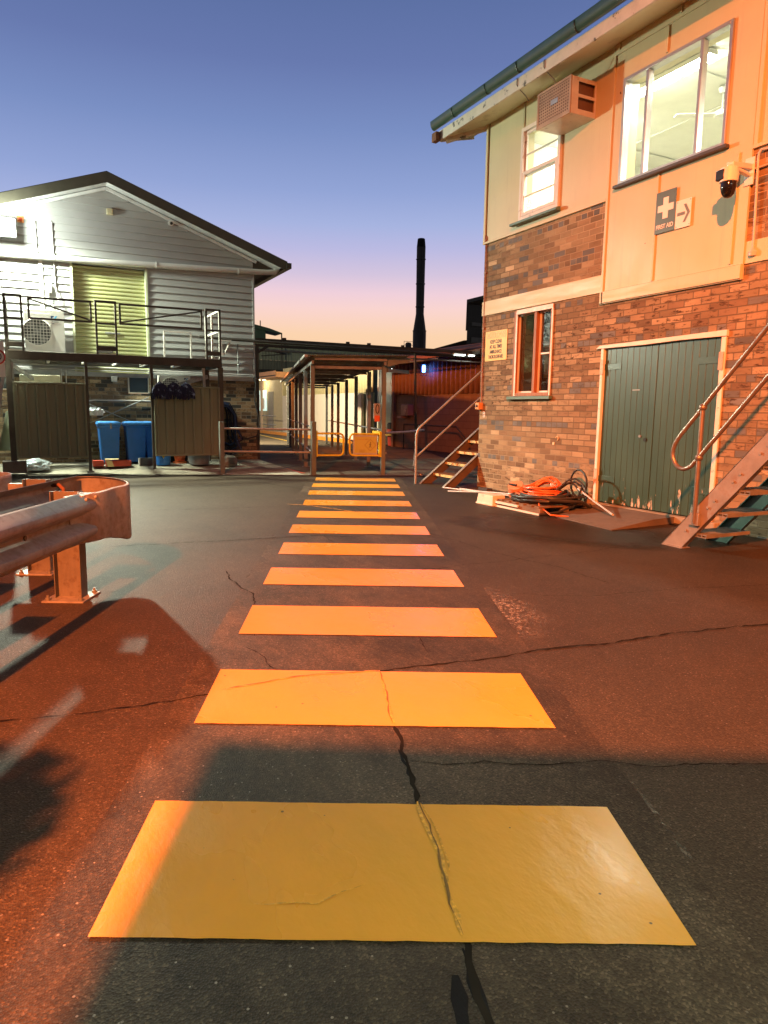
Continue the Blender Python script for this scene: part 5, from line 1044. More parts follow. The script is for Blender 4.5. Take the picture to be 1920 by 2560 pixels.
# pipes on the brick base
mb = MB(); mb.tube([(0.9, YL-0.04, 1.40), (1.2, YL-0.04, 1.44), (1.8, YL-0.04, 1.44), (2.6, YL-0.04, 1.44)], 0.016, 8); solo('wall_pipe', mb, pvc, 'thin pipe along the brick base above the crossed braces', 'pipe')
for a, b, lb in (((0.97, 1.40), (1.95, 0.97), 'thin brace falling to the right above the blue bins'), ((0.97, 0.90), (2.30, 1.52), 'thin brace rising to the right above the blue bins')):
    mb = MB(); mb.tube([(a[0], YL-0.12, a[1]), (b[0], YL-0.12, b[1])], 0.012, 8); solo('cross_brace', mb, galv, lb, 'brace', 'crossed braces under the platform')
mb = MB(); mb.tube([(-0.5, YL-0.07, 2.16), (3.0, YL-0.07, 2.10), (4.7, YL-0.07, 2.08)], 0.014, 8); mb.tube([(-0.5, YL-0.07, 2.08), (4.7, YL-0.07, 2.045)], 0.012, 8); mb.tube([(0.57, YL-0.06, 2.08), (0.57, YL-0.06, 1.6)], 0.012, 8); mb.tube([(0.66, YL-0.06, 2.08), (0.66, YL-0.06, 1.6)], 0.012, 8); solo('service_pipes', mb, pvc, 'pair of thin service pipes running along the top of the brick base', 'pipes')
mb = MB(); mb.tube([(4.33, YL-0.06, 2.79), (4.33, YL-0.06, 2.09)], 0.016, 8); mb.tube([(4.33, YL-0.06, 2.30), (4.38, YL-0.10, 2.33)], 0.02, 8); solo('drop_pipe', mb, galv, 'short vertical pipe at the right end of the weatherboard wall', 'pipe')
mb = MB(); mb.box(1.55, 1.67, YL-0.07, YL-0.013, 1.84, 1.95); mb.cyl((1.61, YL-0.03, 1.95), (1.61, YL-0.03, 2.02), 0.012); solo('junction_box', mb, galv, 'square metal junction box on the brick pier', 'junction box', bevel=0.005)
# hose hanging by the corner
hs_m = M('blue_hose', (0.015, 0.05, 0.14), 0.4, var=0.3); hs2 = M('navy_hose', (0.012, 0.016, 0.035), 0.5, var=0.3)
mb = MB(); rnd = random.Random(4)
for k in range(16):
    xo = 3.95+rnd.uniform(-.04, .06); w = rnd.uniform(0.10, 0.30); zb = rnd.uniform(0.22, 0.55); y = YL-0.10-0.012*k*0.8
    mb.tube([(xo-w, y, zb+0.3), (xo-w*0.95, y, 1.2), (xo-w*0.4, y, 1.47-k*0.006), (xo+w*0.35, y, 1.45-k*0.008), (xo+w*0.9, y, 1.15), (xo+w, y, zb+0.35), (xo+w*1.2+0.08, y, zb+0.1), (xo+w*0.3, y, zb-0.05), (xo-w*0.6, y, zb+0.05)], 0.014, 6, True, m=0 if k % 3 else 1)
solo('hanging_hose', mb, [hs2, hs_m], 'thick bundle of dark blue hose hung on the dark brick corner', 'hose')
mb = MB(); mb.tube([(4.70, YL-0.06, 2.05), (4.74, YL-0.09, 1.9), (4.70, YL-0.10, 1.5), (4.78, YL-0.12, 1.1), (4.80, YL-0.14, 0.82), (4.72, YL-0.16, 0.66), (4.5, YL-0.16, 0.60), (4.3, YL-0.14, 0.66)], 0.018, 8); solo('black_hose', mb, rubber, 'single black hose drooping from the building corner', 'hose')
# speed sign
sp_ = thing('speed_sign', 'white sign with a red circle and 10 at the left edge beside the platform', 'sign', (-0.50, 14.2, 0.1))
mb = MB(); mb.box(-0.72, -0.40, 14.205, 14.215, 1.80, 2.42); obj('plate', mb, wht, sp_); mb = MB(); mb.tube([(-0.52+0.125*math.cos(a*math.pi/18), 14.20, 2.15+0.125*math.sin(a*math.pi/18)) for a in range(36)], 0.014, 8, True); obj('red_ring', mb, M('sign_red', (0.60, 0.05, 0.03), 0.4, bump=0), sp_)
text('numerals', '10', 0.16, (-0.52, 14.203, 2.15), (1, 0, 0), (0, 0, 1), bk, sp_)
mb = MB(); mb.beam((-0.44, 14.24, 1.85), (-0.60, 14.24, 0.9), 0.05, 0.03); mb.beam((-0.60, 14.24, 0.9), (-0.66, 14.24, 0.06), 0.05, 0.03); obj('pole', mb, galv, sp_)

# ================================================================= fence, gates, covered walkway
FN = thing('pipe_fence', 'low fence of two grey pipe rails on a pale square post left of the crossing', 'fence', (3.3, 13.66, 0))
mb = MB(); mb.box(3.255, 3.345, 13.615, 13.705, 0, 1.04); obj('post', mb, post_m, FN, bevel=0.006)
mb = MB(); mb.box(4.875, 4.965, 12.80, 12.89, 0, 1.07); obj('post', mb, post_m, FN, bevel=0.006)
for z in (0.91, 0.46): mb = MB(); mb.tube([(3.34, 13.64, z), (4.70, 12.985, z), (4.85, 12.93, z), (4.96, 12.99, z-0.02), (5.05, 13.2, z-0.03)], 0.023, 12); obj('rail', mb, galv, FN)
WD = Vector((0.2925, 0.9563, 0)); rowL = [(4.95, 12.97), (5.53, 14.92), (6.10, 16.84), (6.70, 18.85), (7.28, 20.8), (7.90, 22.85), (8.52, 24.9)]
rowR = [(6.30, 12.52), (6.86, 14.38), (7.50, 16.5), (8.15, 18.6), (8.78, 20.7), (9.40, 22.7), (10.0, 24.7)]
CW = thing('covered_walkway', 'steel framed covered walkway with flat sheet roof beyond the crossing', 'walkway cover', (5.6, 12.8, 0))
for i, (x, y) in enumerate(rowL+rowR):
    mb = MB(); w = 0.042 if i in (0, 7) else 0.042; mb.beam((x, y, 0), (x, y, 2.17), w*2, w*2, up=WD); p = obj('post', mb, post_m if i in (0, 7) else galv_dk, CW, bevel=0.004)
    mb = MB(); mb.beam((x, y, 0), (x, y, 0.012), 0.17, 0.17, up=WD); obj('base_plate', mb, galv_dk, p)
for row in (rowL, rowR):
    mb = MB(); mb.beam((row[0][0]-0.05, row[0][1]-0.15, 2.215), (row[-1][0], row[-1][1]+0.3, 2.215), 0.05, 0.07); obj('eave_beam', mb, galv_dk, CW, bevel=0.003)
for (a, b) in zip(rowL, rowR): mb = MB(); mb.beam((a[0]+0.05, a[1]-0.02, 2.13), (b[0]-0.05, b[1]+0.02, 2.13), 0.04, 0.055); obj('cross_beam', mb, galv_dk, CW)
for k in range(11):
    t_ = k/10; a = Vector((4.95, 12.85, 2.285)).lerp(Vector((8.6, 25.2, 2.285)), t_); b_ = Vector((6.30, 12.40, 2.285)).lerp(Vector((10.1, 25.0, 2.285)), t_); mb = MB(); mb.beam(a, b_, 0.05, 0.045); obj('purlin', mb, galv_dk, CW)
mb = MB(); A0 = Vector((4.74, 12.72, 2.32)); A1 = Vector((8.45, 25.4, 2.32)); B0 = Vector((6.66, 12.12, 2.36)); B1 = Vector((10.5, 24.9, 2.36)); n = 44; pa = []; pb = []
for i in range(n*2+1):
    t_ = i/(n*2); z = (0.0, 0.028)[i % 2]; pa.append(A0.lerp(B0, t_)+Vector((0, 0, z))); pb.append(A1.lerp(B1, t_)+Vector((0, 0, z)))
mb.sheet(lambda i: (pa, pb)[i], 2); obj('roof_sheet', mb, M('walkway_sheet', (0.20, 0.20, 0.18), 0.3, 0.5, var=0.2, bump=0.05), CW, solid=0.002)
mb = MB(); mb.beam(A0+Vector((-.02, 0, .0)), A1+Vector((-.02, 0, 0)), 0.07, 0.06); obj('gutter', mb, galv, CW, bevel=0.01)
mb = MB(); mb.prism([(6.34, 12.45, 2.16), (6.80, 12.30, 2.29), (6.80, 12.30, 2.345), (6.34, 12.45, 2.30)], (0.02, 0.05, 0)); mb.beam((6.36, 12.5, 2.10), (7.05, 12.9, 2.10), 0.05, 0.07); obj('outrigger', mb, post_m, CW)
for z in (0.90, 0.45):
    mb = MB(); mb.tube([(x+0.06, y, z) for x, y in rowR], 0.02, 8); obj('rail', mb, galv, CW)
for z in (0.95, 0.45): mb = MB(); mb.tube([(x, y-0.02, z) for x, y in rowL], 0.02, 8); obj('rail', mb, galv, CW)
# swing gates
def swing(x0, y0, x1, y1, zb, zt, label, sign):
    t_ = thing('swing_gate', label, 'gate', (x0, y0, 0.4), 'yellow swing gates at the walkway')
    a = Vector((x0, y0, 0)); b = Vector((x1, y1, 0)); d = (b-a).normalized(); L = (b-a).length; r = 0.10
    P = lambda u, z: a+d*u+Vector((0, 0, z))
    pts = [P(0.0, zt)]+[P(L-r, zt)]+arc(P(L-r, zt), P(L, zt), P(L, zt-r), 5)[1:]+arc(P(L, zb+r), P(L, zb), P(L-r, zb), 5)+[P(0.0, zb)]
    mb = MB(); mb.tube(pts, 0.020, 12); obj('loop', mb, yellow_p, t_)
    mb = MB(); mb.beam(P(0, zb-0.03), P(0, zt+0.05), 0.05, 0.05); obj('hinge_post', mb, yellow_p, t_, bevel=0.004)
    if sign:
        mb = MB()
        mb.beam(P(0.06, zt-0.045), P(L-0.09, zt-0.045), 0.03, 0.03); mb.beam(P(0.06, zb+0.045), P(L-0.09, zb+0.045), 0.03, 0.03); obj('clamp_bar', mb, M('clamp_brown', (0.40, 0.18, 0.05), 0.5), t_)
        nrm = Vector((d.y, -d.x, 0)); nrm = -nrm if nrm.y > 0 else nrm
        o_ = nrm*0.018
        mb = MB(); u0, u1, v0, v1 = 0.055, L-0.065, zb+0.02, zt-0.02
        mb.prism([P(u0, v0)+o_, P(u1, v0)+o_, P(u1, v1)+o_, P(u0, v1)+o_], nrm*0.003); pn = obj('panel', mb, M('clear_panel', (0.42, 0.45, 0.36), 0.3, var=0.05), t_)
        mb = MB(); q_ = nrm*0.0225
        mb.prism([P(u0+.02, v0+.035)+q_, P(u1-.03, v0+.035)+q_, P(u1-.03, v1-.035)+q_, P(u0+.02, v1-.035)+q_], nrm*0.001); obj('poster', mb, M('poster_yellow', (0.46, 0.46, 0.09), 0.5, var=0.06, bump=0), t_)
        xd = -d if d.x < 0 else d; q2 = nrm*0.0245; cu = 0.20; cz = (v0+v1)/2-.005
        br_ = M('sign_brown', (0.20, 0.10, 0.01), 0.5, bump=0)
        mb = MB(); c_ = P(cu, cz)+q2; R1 = 0.115
        for k in range(4):
            a1 = [(1, 0), (0, 1), (-1, 0), (0, -1)][k]; a2 = [(0, 1), (-1, 0), (0, -1), (1, 0)][k]
            mb.beam(c_+xd*a1[0]*R1+Vector((0, 0, a1[1]*R1)), c_+xd*a2[0]*R1+Vector((0, 0, a2[1]*R1)), 0.002, 0.006, up=nrm.cross(Vector((0,0,1))))
        obj('diamond', mb, br_, t_)
        mb = MB(); V = lambda x, z: c_+xd*x+Vector((0, 0, z))
        for p_, q_2, w in ((V(0, .035), V(-.004, -.01), .014), (V(-.002, -.01), V(-.026, -.058), .008), (V(0, -.01), V(.022, -.058), .008), (V(0, .03), V(-.026, .004), .006), (V(.002, .03), V(.026, .008), .006)): mb.beam(p_, q_2, 0.002, w, up=nrm.cross(Vector((0, 0, 1))))
        mb.cyl(V(.005, .052), V(.005, .052)+nrm*0.002, 0.010); obj('walking_figure', mb, bk, t_)
        fnt = M('faded_print', (0.42, 0.20, 0.04), 0.5, bump=0)
        text('heading', 'Pedestrian Safety', 0.034, P(cu+.15, v1-.085)+q2, xd, (0, 0, 1), fnt, t_)
        mb = MB()
        for k in range(5): mb.beam(P(cu+.115, v0+.095-k*.013)+q2, P(cu+.225, v0+.095-k*.013)+q2, 0.002, 0.008 if k < 2 else 0.003, up=nrm.cross(Vector((0, 0, 1))))
        pieces('small_print', mb, br_, t_)
swing(5.00, 12.90, 5.52, 12.74, 0.40, 0.835, 'yellow tube swing gate without a sign, left of the pair', 0); swing(6.22, 12.50, 5.64, 12.70, 0.40, 0.83, 'yellow swing gate carrying a yellow pedestrian sign', 1)
# round grey sign on right gate post
rs = thing('post_sign', 'narrow sign with a dark round symbol over an orange label on the walkway post', 'sign', (6.22, 12.55, 1.1)); mb = MB(); mb.box(6.10, 6.24, 12.56, 12.57, 1.13, 1.44); obj('plate', mb, M('grey_white', (0.40, 0.38, 0.35), 0.5, bump=0), rs)
mb = MB(); mb.tube([(6.18+0.035*math.cos(a*math.pi/10), 12.553, 1.33+0.085*math.sin(a*math.pi/10)) for a in range(20)], 0.009, 6, True); obj('symbol', mb, bk, rs); mb = MB(); mb.box(6.12, 6.235, 12.552, 12.559, 1.08, 1.20); obj('orange_label', mb, M('label_orange', (0.70, 0.14, 0.04), 0.5, bump=0), rs)
# right hand rail and tall pole
F2 = thing('side_handrail', 'grey pipe rail from the walkway post to a leaning pipe leg', 'handrail', (7.2, 13.2, 0))
mb = MB(); mb.tube([(6.36, 12.55, 0.85), (7.15, 13.0, 0.86), (7.95, 13.75, 0.87), (8.05, 14.1, 0.86)]+[(8.05, 14.2, 0.80), (8.02, 14.3, 0.0)], 0.025, 12); obj('rail', mb, galv, F2)
mb = MB(); mb.cyl((7.0, 12.2, 0.0), (7.01, 12.2, 0.02), 0.04) ; obj('foot', mb, galv, F2)
# ================================================================= service bridge and far buildings
SBr = thing('pipe_bridge', 'dark overhead service pipe crossing from the gabled building to the right', 'pipe bridge', (7.5, 16.6, 0))
mb = MB(); mb.tube([(3.45, 16.15, 2.90), (4.0, 16.12, 2.87), (11.6, 16.6, 2.85)], 0.03, 10); mb.box(4.75, 11.6, 16.62, 16.75, 2.80, 2.86); mb.box(4.75, 11.6, 16.6, 16.70, 2.91, 2.99); obj('pipe', mb, brown_st, SBr)
mb = MB(); mb.tube([(4.9, 16.62, 2.71), (11.6, 16.62, 2.69)], 0.022, 8); mb.cyl((4.9, 16.6, 2.71), (6.0, 16.6, 2.71), 0.03); obj('conduit', mb, galv_dk, SBr)
mb = MB(); mb.beam((9.15, 16.2, 0), (9.28, 16.6, 2.86), 0.05, 0.05); obj('post', mb, brown_st, SBr)
mb = MB(); mb.beam((4.83, 16.5, 2.60), (5.2, 16.6, 2.82), 0.06, 0.05); mb.beam((4.85, 16.4, 0.0), (4.85, 16.4, 2.8), 0.07, 0.07); obj('bracket', mb, brown_st, SBr)
mb = MB()
for x in (5.6, 7.3, 7.9, 8.9): mb.cyl((x, 16.6, 2.99), (x, 16.6, 3.03), 0.05)
pieces('clip', mb, brown_st, SBr)
tb = thing('wall_bracket', 'white triangular bracket on the weatherboard wall under the dark pipe', 'bracket', (4.0, YL-0.1, 2.55)); mb = MB(); mb.beam((3.88, 16.05, 2.83), (4.14, 16.05, 2.83), 0.05, 0.03); mb.beam((3.90, 16.1, 2.83), (3.95, 16.1, 2.50), 0.05, 0.03); mb.beam((4.12, 16.05, 2.82), (3.97, 16.12, 2.50), 0.03, 0.03); obj('frame', mb, white_trim, tb)

# brown shed on the right
SH = thing('block_shed', 'brown block and ribbed metal shed in shadow behind the rear stair', 'shed', (12.5, 19.5, 0))
blk, t = newmat('brown_blockwork'); s_x = t.new('ShaderNodeSeparateXYZ'); t.l.new(t.pos, s_x.inputs[0]); cb_ = t.new('ShaderNodeCombineXYZ'); t.l.new(t.math('ADD', s_x.outputs['Y'], s_x.outputs['X']), cb_.inputs[0]); t.l.new(s_x.outputs['Z'], cb_.inputs[1])
bt = t.new('ShaderNodeTexBrick'); bt.inputs['Scale'].default_value = 1.0; bt.inputs['Brick Width'].default_value = 0.4; bt.inputs['Row Height'].default_value = 0.2; bt.inputs['Mortar Size'].default_value = 0.006; bt.inputs['Color1'].default_value = (0.27, 0.15, 0.09, 1); bt.inputs['Color2'].default_value = (0.31, 0.18, 0.11, 1); bt.inputs['Mortar'].default_value = (0.17, 0.10, 0.06, 1)
t.l.new(cb_.outputs[0], bt.inputs['Vector']); t.l.new(bt.outputs['Color'], t.b.inputs['Base Color']); t.b.inputs['Roughness'].default_value = 0.8
ribm = M('brown_ribbed_sheet', (0.30, 0.15, 0.09), 0.6, 0.0, var=0.15, spec=0.2)
mb = MB(); mb.quad((11.8, 16.4, 0), (11.8, 22.45, 0), (11.8, 22.45, 1.88), (11.8, 16.4, 1.88)); mb.quad((11.8, 16.4, 0), (16, 16.4, 0), (16, 16.4, 1.88), (11.8, 16.4, 1.88)); obj('block_wall', mb, blk, SH, smooth=False)
mb = MB(); prof = []; y = 16.4
while y < 22.4: prof += [(11.79, y), (11.73, y+0.03), (11.73, y+0.12), (11.79, y+0.15)]; y += 0.27
mb.sheet(lambda i: [(a, b, (1.85, 3.02)[i]) for a, b in prof], 2); obj('ribbed_cladding', mb, ribm, SH, solid=0.004)
mb = MB(); mb.prism([(11.2, 16.2, 3.02), (11.2, 16.2, 2.98), (13.2, 16.2, 3.50), (13.2, 16.2, 3.54)], (0, 7.8, 0)); obj('roof', mb, M('brown_roof', (0.42, 0.19, 0.11), 0.8, 0.0, spec=0.1), SH, smooth=False)
mb = MB(); mb.box(11.70, 11.84, 22.46, 22.60, 0, 2.85); obj('corner_post', mb, ribm, SH)
mb = MB(); mb.box(11.1, 11.2, 16.2, 24.0, 2.90, 3.02); obj('gutter', mb, brown_st, SH)
# low sloping roof in front
LR = thing('low_skillion_roof', 'low red brown sheet roof above the blue lamp', 'roof', (10.8, 19, 2.7))
mb = MB(); prof = []; n = 60
for i in range(n+1): y = 16.9+i*0.11; prof.append((y, 0.02 if i % 2 else 0))
mb.sheet(lambda i: [((10.2, 11.75)[i], y, (2.80, 3.26)[i]+dz) for y, dz in prof], 2); obj('sheet', mb, M('brown_roof_2', (0.45, 0.20, 0.12), 0.8, 0.0, spec=0.1), LR, solid=0.004)
mb = MB(); mb.tube([(10.2, 16.9, 2.76), (10.2, 23.5, 2.76)], 0.03, 8); obj('edge_pipe', mb, galv_dk, LR)
# power box, blue lamp, rail on shed
pb = thing('power_box', 'brown power box with a round dial on a small shelf on the block wall', 'power box', (11.7, 21.4, 1.1)); mb = MB(); mb.box(11.55, 11.79, 21.1, 21.6, 1.14, 1.52); obj('case', mb, M('pinkish_box', (0.42, 0.22, 0.15), 0.5), pb, bevel=0.02); mb = MB(); mb.cyl((11.55, 21.3, 1.28), (11.53, 21.3, 1.28), 0.09); mb.box(11.5, 11.8, 21.5, 21.8, 1.05, 1.12); obj('dial', mb, M('dial', (0.5, 0.28, 0.18), 0.5), pb)
bl = thing('blue_lamp', 'caged blue bulkhead lamp glowing on the brown ribbed wall', 'lamp', (11.6, 20.0, 2.5)); mb = MB(); mb.lathe([(0.02, 2.92), (0.05, 2.88), (0.17, 2.82), (0.17, 2.80)], 11.52, 20.0, 16); obj('shade', mb, black_m, bl)
mb = MB(); mb.lathe([(0.04, 2.56), (0.055, 2.60), (0.055, 2.74), (0.04, 2.79)], 11.52, 20.0, 14); obj('bulb', mb, emit('blue_glow', (0.10, 0.30, 1.0), 14), bl)
mb = MB()
for k in range(6): a = k*math.pi/3; mb.tube([(11.52+0.11*math.cos(a), 20+0.11*math.sin(a), 2.80), (11.52+0.11*math.cos(a), 20+0.11*math.sin(a), 2.46)], 0.005, 5)
for z in (2.46, 2.62): mb.tube([(11.52+0.11*math.cos(a*.5), 20+0.11*math.sin(a*.5), z) for a in range(12)], 0.005, 5, True)
obj('cage', mb, black_m, bl)
for x, w_, lb in ((10.62, 0.16, 'longer white strip lamp hanging under the dark service pipe left of the brick corner'), (11.02, 0.07, 'short white strip lamp under the service pipe nearest the brick corner')):
    t_ = thing('strip_lamp', lb, 'lamp', (x, 16.5, 2.80), 'strip lamps under the service pipe'); mb = MB(); mb.box(x-w_-.02, x+w_+.02, 16.44, 16.56, 2.865, 2.90); mb.box(x-.01, x+.01, 16.56, 16.6, 2.87, 2.9); obj('body', mb, galv, t_); mb = MB(); mb.box(x-w_, x+w_, 16.43, 16.55, 2.835, 2.864); obj('tube', mb, emit('strip_glow', (0.95, 1.0, 0.92), 9), t_)
hr = thing('far_handrail', 'rusty pipe handrail against the brown block wall', 'handrail', (11.3, 19, 0)); mb = MB(); mb.tube([(11.3, 20.9, 0), (11.3, 20.9, 0.85), (11.3, 17.6, 0.85), (11.3, 16.9, 0.4)], 0.025, 8); obj('rail', mb, brown_st, hr)
# lit opening with basin area between shed and white wall
OP = thing('wash_bay', 'pale block recess with a hand dryer and red bin lit by white light', 'wash bay', (12.6, 23.2, 0))
mb = MB(); mb.box(12.4, 12.5, 22.4, 24.4, 0, 2.9); mb.box(11.85, 12.4, 24.0, 24.1, 0, 2.9); obj('wall', mb, M('pale_blocks', (0.50, 0.52, 0.46), 0.7, var=0.06), OP)
mb = MB(); mb.box(12.30, 12.40, 22.95, 23.2, 1.35, 1.85); obj('dispenser', mb, ac_white, OP, bevel=0.02)
mb = MB(); mb.lathe([(0.2, 0.0), (0.24, 0.62)], 12.1, 23.2, 18); obj('red_bin', mb, M('red_plastic', (0.45, 0.05, 0.03), 0.5), OP); mb = MB(); mb.lathe([(0.245, 0.621), (0.25, 0.8), (0.2, 0.85)], 12.1, 23.2, 18); obj('bin_lid', mb, black_m, OP)
mb = MB(); mb.box(11.75, 11.95, 22.7, 24.3, 0.38, 0.52); obj('yellow_beam', mb, ylp, OP)
mb = MB(); mb.box(12.0, 12.3, 23.0, 23.4, 2.82, 2.85); obj('light_strip', mb, emit('bay_glow', (0.85, 1.0, 0.95), 14), OP)
# long white wall with ribbed cladding
LW = thing('long_white_building', 'long cream building with white lower wall beyond the covered walkway', 'building', (13.5, 31, 0))
mb = MB(); mb.box(11.75, 12.4, 26.0, 35.2, 0, 2.0); obj('lower_wall', mb, M('white_blockwork', (0.76, 0.70, 0.60), 0.65, var=0.04), LW, smooth=False)
mb = MB(); prof = []; y = 24.45
while y < 35.2: prof += [(11.84, y), (11.80, y+0.04), (11.80, y+0.10), (11.84, y+0.14)]; y += 0.26
mb.sheet(lambda i: [(a, b, (2.0, 3.4)[i]) for a, b in prof], 2); obj('ribbed_cladding', mb, M('cream_ribbed_sheet', (0.66, 0.60, 0.36), 0.5, var=0.06), LW, solid=0.004)
mb = MB(); prof = []; y = 24.45
while y < 26.2: prof += [(11.90, y), (11.80, y+0.06), (11.80, y+0.16), (11.90, y+0.22)]; y += 0.40
mb.sheet(lambda i: [(a, b, (0.1, 1.99)[i]) for a, b in prof], 2); obj('sage_cladding', mb, M('sage_ribbed_sheet', (0.34, 0.36, 0.24), 0.5), LW, solid=0.004)
mb = MB(); mb.box(11.6, 11.74, 25.05, 25.6, 0, 1.97); mb.box(11.6, 11.7, 24.45, 24.6, 0, 1.97); pieces('buttress', mb, M('pink_white', (0.66, 0.56, 0.46), 0.6), LW, bevel=0.03)
mb = MB(); mb.box(11.75, 14.5, 35.21, 46, 0, 3.1); obj('end_wall', mb, M('cream_render', (0.62, 0.55, 0.36), 0.65, var=0.05), LW, smooth=False)
mb = MB(); mb.box(11.72, 11.75, 37.9, 40.5, 1.2, 2.35); wn_ = obj('window', mb, emit('lit_office', (0.55, 0.85, 0.75), 0.9), LW)
mb = MB(); mb.box(11.715, 11.72, 38.3, 38.7, 1.3, 1.9); mb.box(11.715, 11.72, 39.2, 39.6, 1.4, 2.1); obj('notice', mb, M('notice_paper', (0.8, 0.8, 0.8), 0.6), wn_)
mb = MB(); mb.box(11.72, 11.749, 36.7, 37.6, 0.15, 2.25); obj('door', mb, M('grey_door', (0.30, 0.30, 0.27), 0.5), LW)
mb = MB(); mb.box(10.9, 11.75, 33.6, 46, 2.88, 2.95); mb.box(10.86, 10.9, 33.6, 46, 3.0, 3.2); mb.box(10.88, 11.74, 33.6, 33.64, 2.95, 3.15); obj('verandah_roof', mb, M('orange_fascia', (0.60, 0.30, 0.14), 0.5), LW)
mb = MB(); mb.box(10.95, 11.05, 36.4, 36.5, 0.15, 2.87); obj('verandah_post', mb, M('pale_pink_post', (0.5, 0.38, 0.3), 0.5), LW)
mb = MB(); mb.tube([(11.0, 34, 0.95), (11.0, 46, 0.95)], 0.025, 8); mb.tube([(11.0, 34, 0.5), (11.0, 46, 0.5)], 0.025, 8); obj('verandah_rail', mb, galv, LW)
light('verandah_light', 'POINT', (11.3, 38, 2.7), 30, (1.0, 0.85, 0.5), 0.1)
mb = MB(); mb.lathe([(0.15, 2.84), (0.17, 2.87)], 11.3, 37.2, 18); obj('ceiling_lamp', mb, emit('verandah_glow', (1.0, 0.9, 0.6), 6), LW)
# green shed far behind
GB = thing('green_ribbed_shed', 'long dark green ribbed shed on the skyline behind the walkway', 'shed', (22, 45, 0))
mb = MB(); prof = []; x = 10.0
while x < 40: prof += [(x, 44.0), (x+0.04, 43.94), (x+0.12, 43.94), (x+0.16, 44.0)]; x += 0.32
mb.sheet(lambda i: [(a, b, (4.43, 5.62)[i]) for a, b in prof], 2); obj('ribbed_wall', mb, M('green_ribbed', (0.22, 0.27, 0.22), 0.5, 0.1), GB)
mb = MB(); mb.box(10, 40, 44.01, 46, 0, 4.43); obj('lower_wall', mb, M('dull_green', (0.10, 0.12, 0.10), 0.7), GB)
mb = MB(); mb.prism([(10, 43.7, 5.60), (40, 43.7, 5.60), (40, 46, 5.75), (10, 46, 5.75)], (0, 0, 0.06)); obj('roof', mb, brown_st, GB)
mb = MB(); mb.prism([(12.0, 42.6, 6.55), (13.4, 42.6, 6.28), (14.25, 42.6, 6.03), (14.2, 42.6, 5.97), (12.0, 42.6, 6.3)], (0, 1.3, 0)); mb.box(12.0, 13.35, 43.2, 43.9, 5.55, 6.25); mb.box(12.0, 13.2, 42.7, 43.9, 5.5, 6.2); obj('stair_hood', mb, green_dk, GB)
mb = MB(); mb.tube([(14.2, 42.6, 6.02), (14.22, 42.6, 3.7)], 0.04, 6); mb.tube([(12.95, 43, 6.4), (12.95, 43, 6.75)], 0.03, 6); obj('hood_post', mb, black_m, GB)
BC = thing('balcony', 'small dark balcony with thin bars in front of the green shed', 'balcony', (13.6, 42.6, 3.7)); mb = MB(); mb.box(12.6, 14.4, 42.2, 43.9, 3.66, 3.74); obj('floor', mb, black_m, BC)
mb = MB(); mb.tube([(12.6, 42.2, 4.95), (14.35, 42.2, 4.72)], 0.035, 6); mb.tube([(13.0, 43.0, 4.6), (14.35, 42.2, 4.72)], 0.03, 6)
for k in range(10): x = 12.65+k*0.19; mb.tube([(x, 42.2, 3.74), (x, 42.2, 4.93-k*0.025)], 0.012, 5)
obj('railing', mb, black_m, BC)
# dark hall and hill line to the right
DB = thing('dark_hall', 'tall dark building edge beside the brick corner', 'building', (36, 50, 0)); mb = MB(); mb.prism([(29.6, 45, 0), (42, 45, 0), (55, 60, 0), (39.5, 60, 0)], (0, 0, 9.3)); obj('wall', mb, M('charcoal_sheet', (0.030, 0.030, 0.032), 0.7), DB, smooth=False); mb = MB(); mb.prism([(29.25, 44.6, 9.55), (29.25, 44.6, 9.30), (42, 44.6, 12.9), (42, 44.6, 13.2)], (9.8, 15, 0)); obj('roof', mb, M('charcoal_roof', (0.05, 0.05, 0.055), 0.6), DB, smooth=False)
mb = MB(); mb.box(30.0, 42, 44.93, 44.99, 7.75, 8.0); mb.box(30.0, 42, 44.93, 44.99, 6.5, 6.9); obj('girt', mb, M('grey_girt', (0.09, 0.09, 0.095), 0.6), DB)
mb = MB(); mb.prism([(22, 46, 5.0), (27.2, 46, 5.95), (30, 46, 6.75), (36, 46, 7.4), (36, 46, 0), (22, 46, 0)], (3.0, 5.0, 0)); solo('dark_lean_to', mb, M('dark_brown_roof', (0.035, 0.03, 0.028), 0.9, spec=0.05), 'dark sloping roof rising to the tall dark building', 'roof', smooth=False)
# chimney stack
CH = thing('chimney_stack', 'tall dark smokestack with a flared base against the dusk sky', 'chimney', (79.4, 140, 0)); stk = M('stack_concrete', (0.075, 0.068, 0.068), 0.8, var=0.1)
mb = MB(); mb.lathe([(1.50, 0), (1.50, 19.0), (0.90, 23.0), (0.98, 34.8), (0.99, 37.4)], 79.3, 140, 28); obj('shaft', mb, stk, CH)
mb = MB(); mb.lathe([(1.0, 37.42), (0.82, 39.2), (0.70, 39.3)], 79.3, 140, 28); obj('black_cap', mb, M('soot_black', (0.004, 0.004, 0.005), 0.9), CH)
for z_, r_ in ((34.8, 1.0), (29.5, 0.96), (24.5, 0.94), (19.2, 1.47)): mb = MB(); mb.lathe([(r_, z_-.05), (r_+.1, z_), (r_+.1, z_+.15), (r_, z_+.2)], 79.3, 140, 28); obj('ring', mb, M('ring_steel', (0.09, 0.085, 0.085), 0.7), CH)
mb = MB()
for dx in (-0.25, 0.15): mb.tube([(79.3+dx, 138.45, 0), (79.3+dx, 138.45, 19), (79.3+dx, 139.05, 23), (79.3+dx, 138.95, 37)], 0.05, 5)
obj('ladder', mb, M('ring_steel', (0.09, 0.085, 0.085), 0.7), CH)
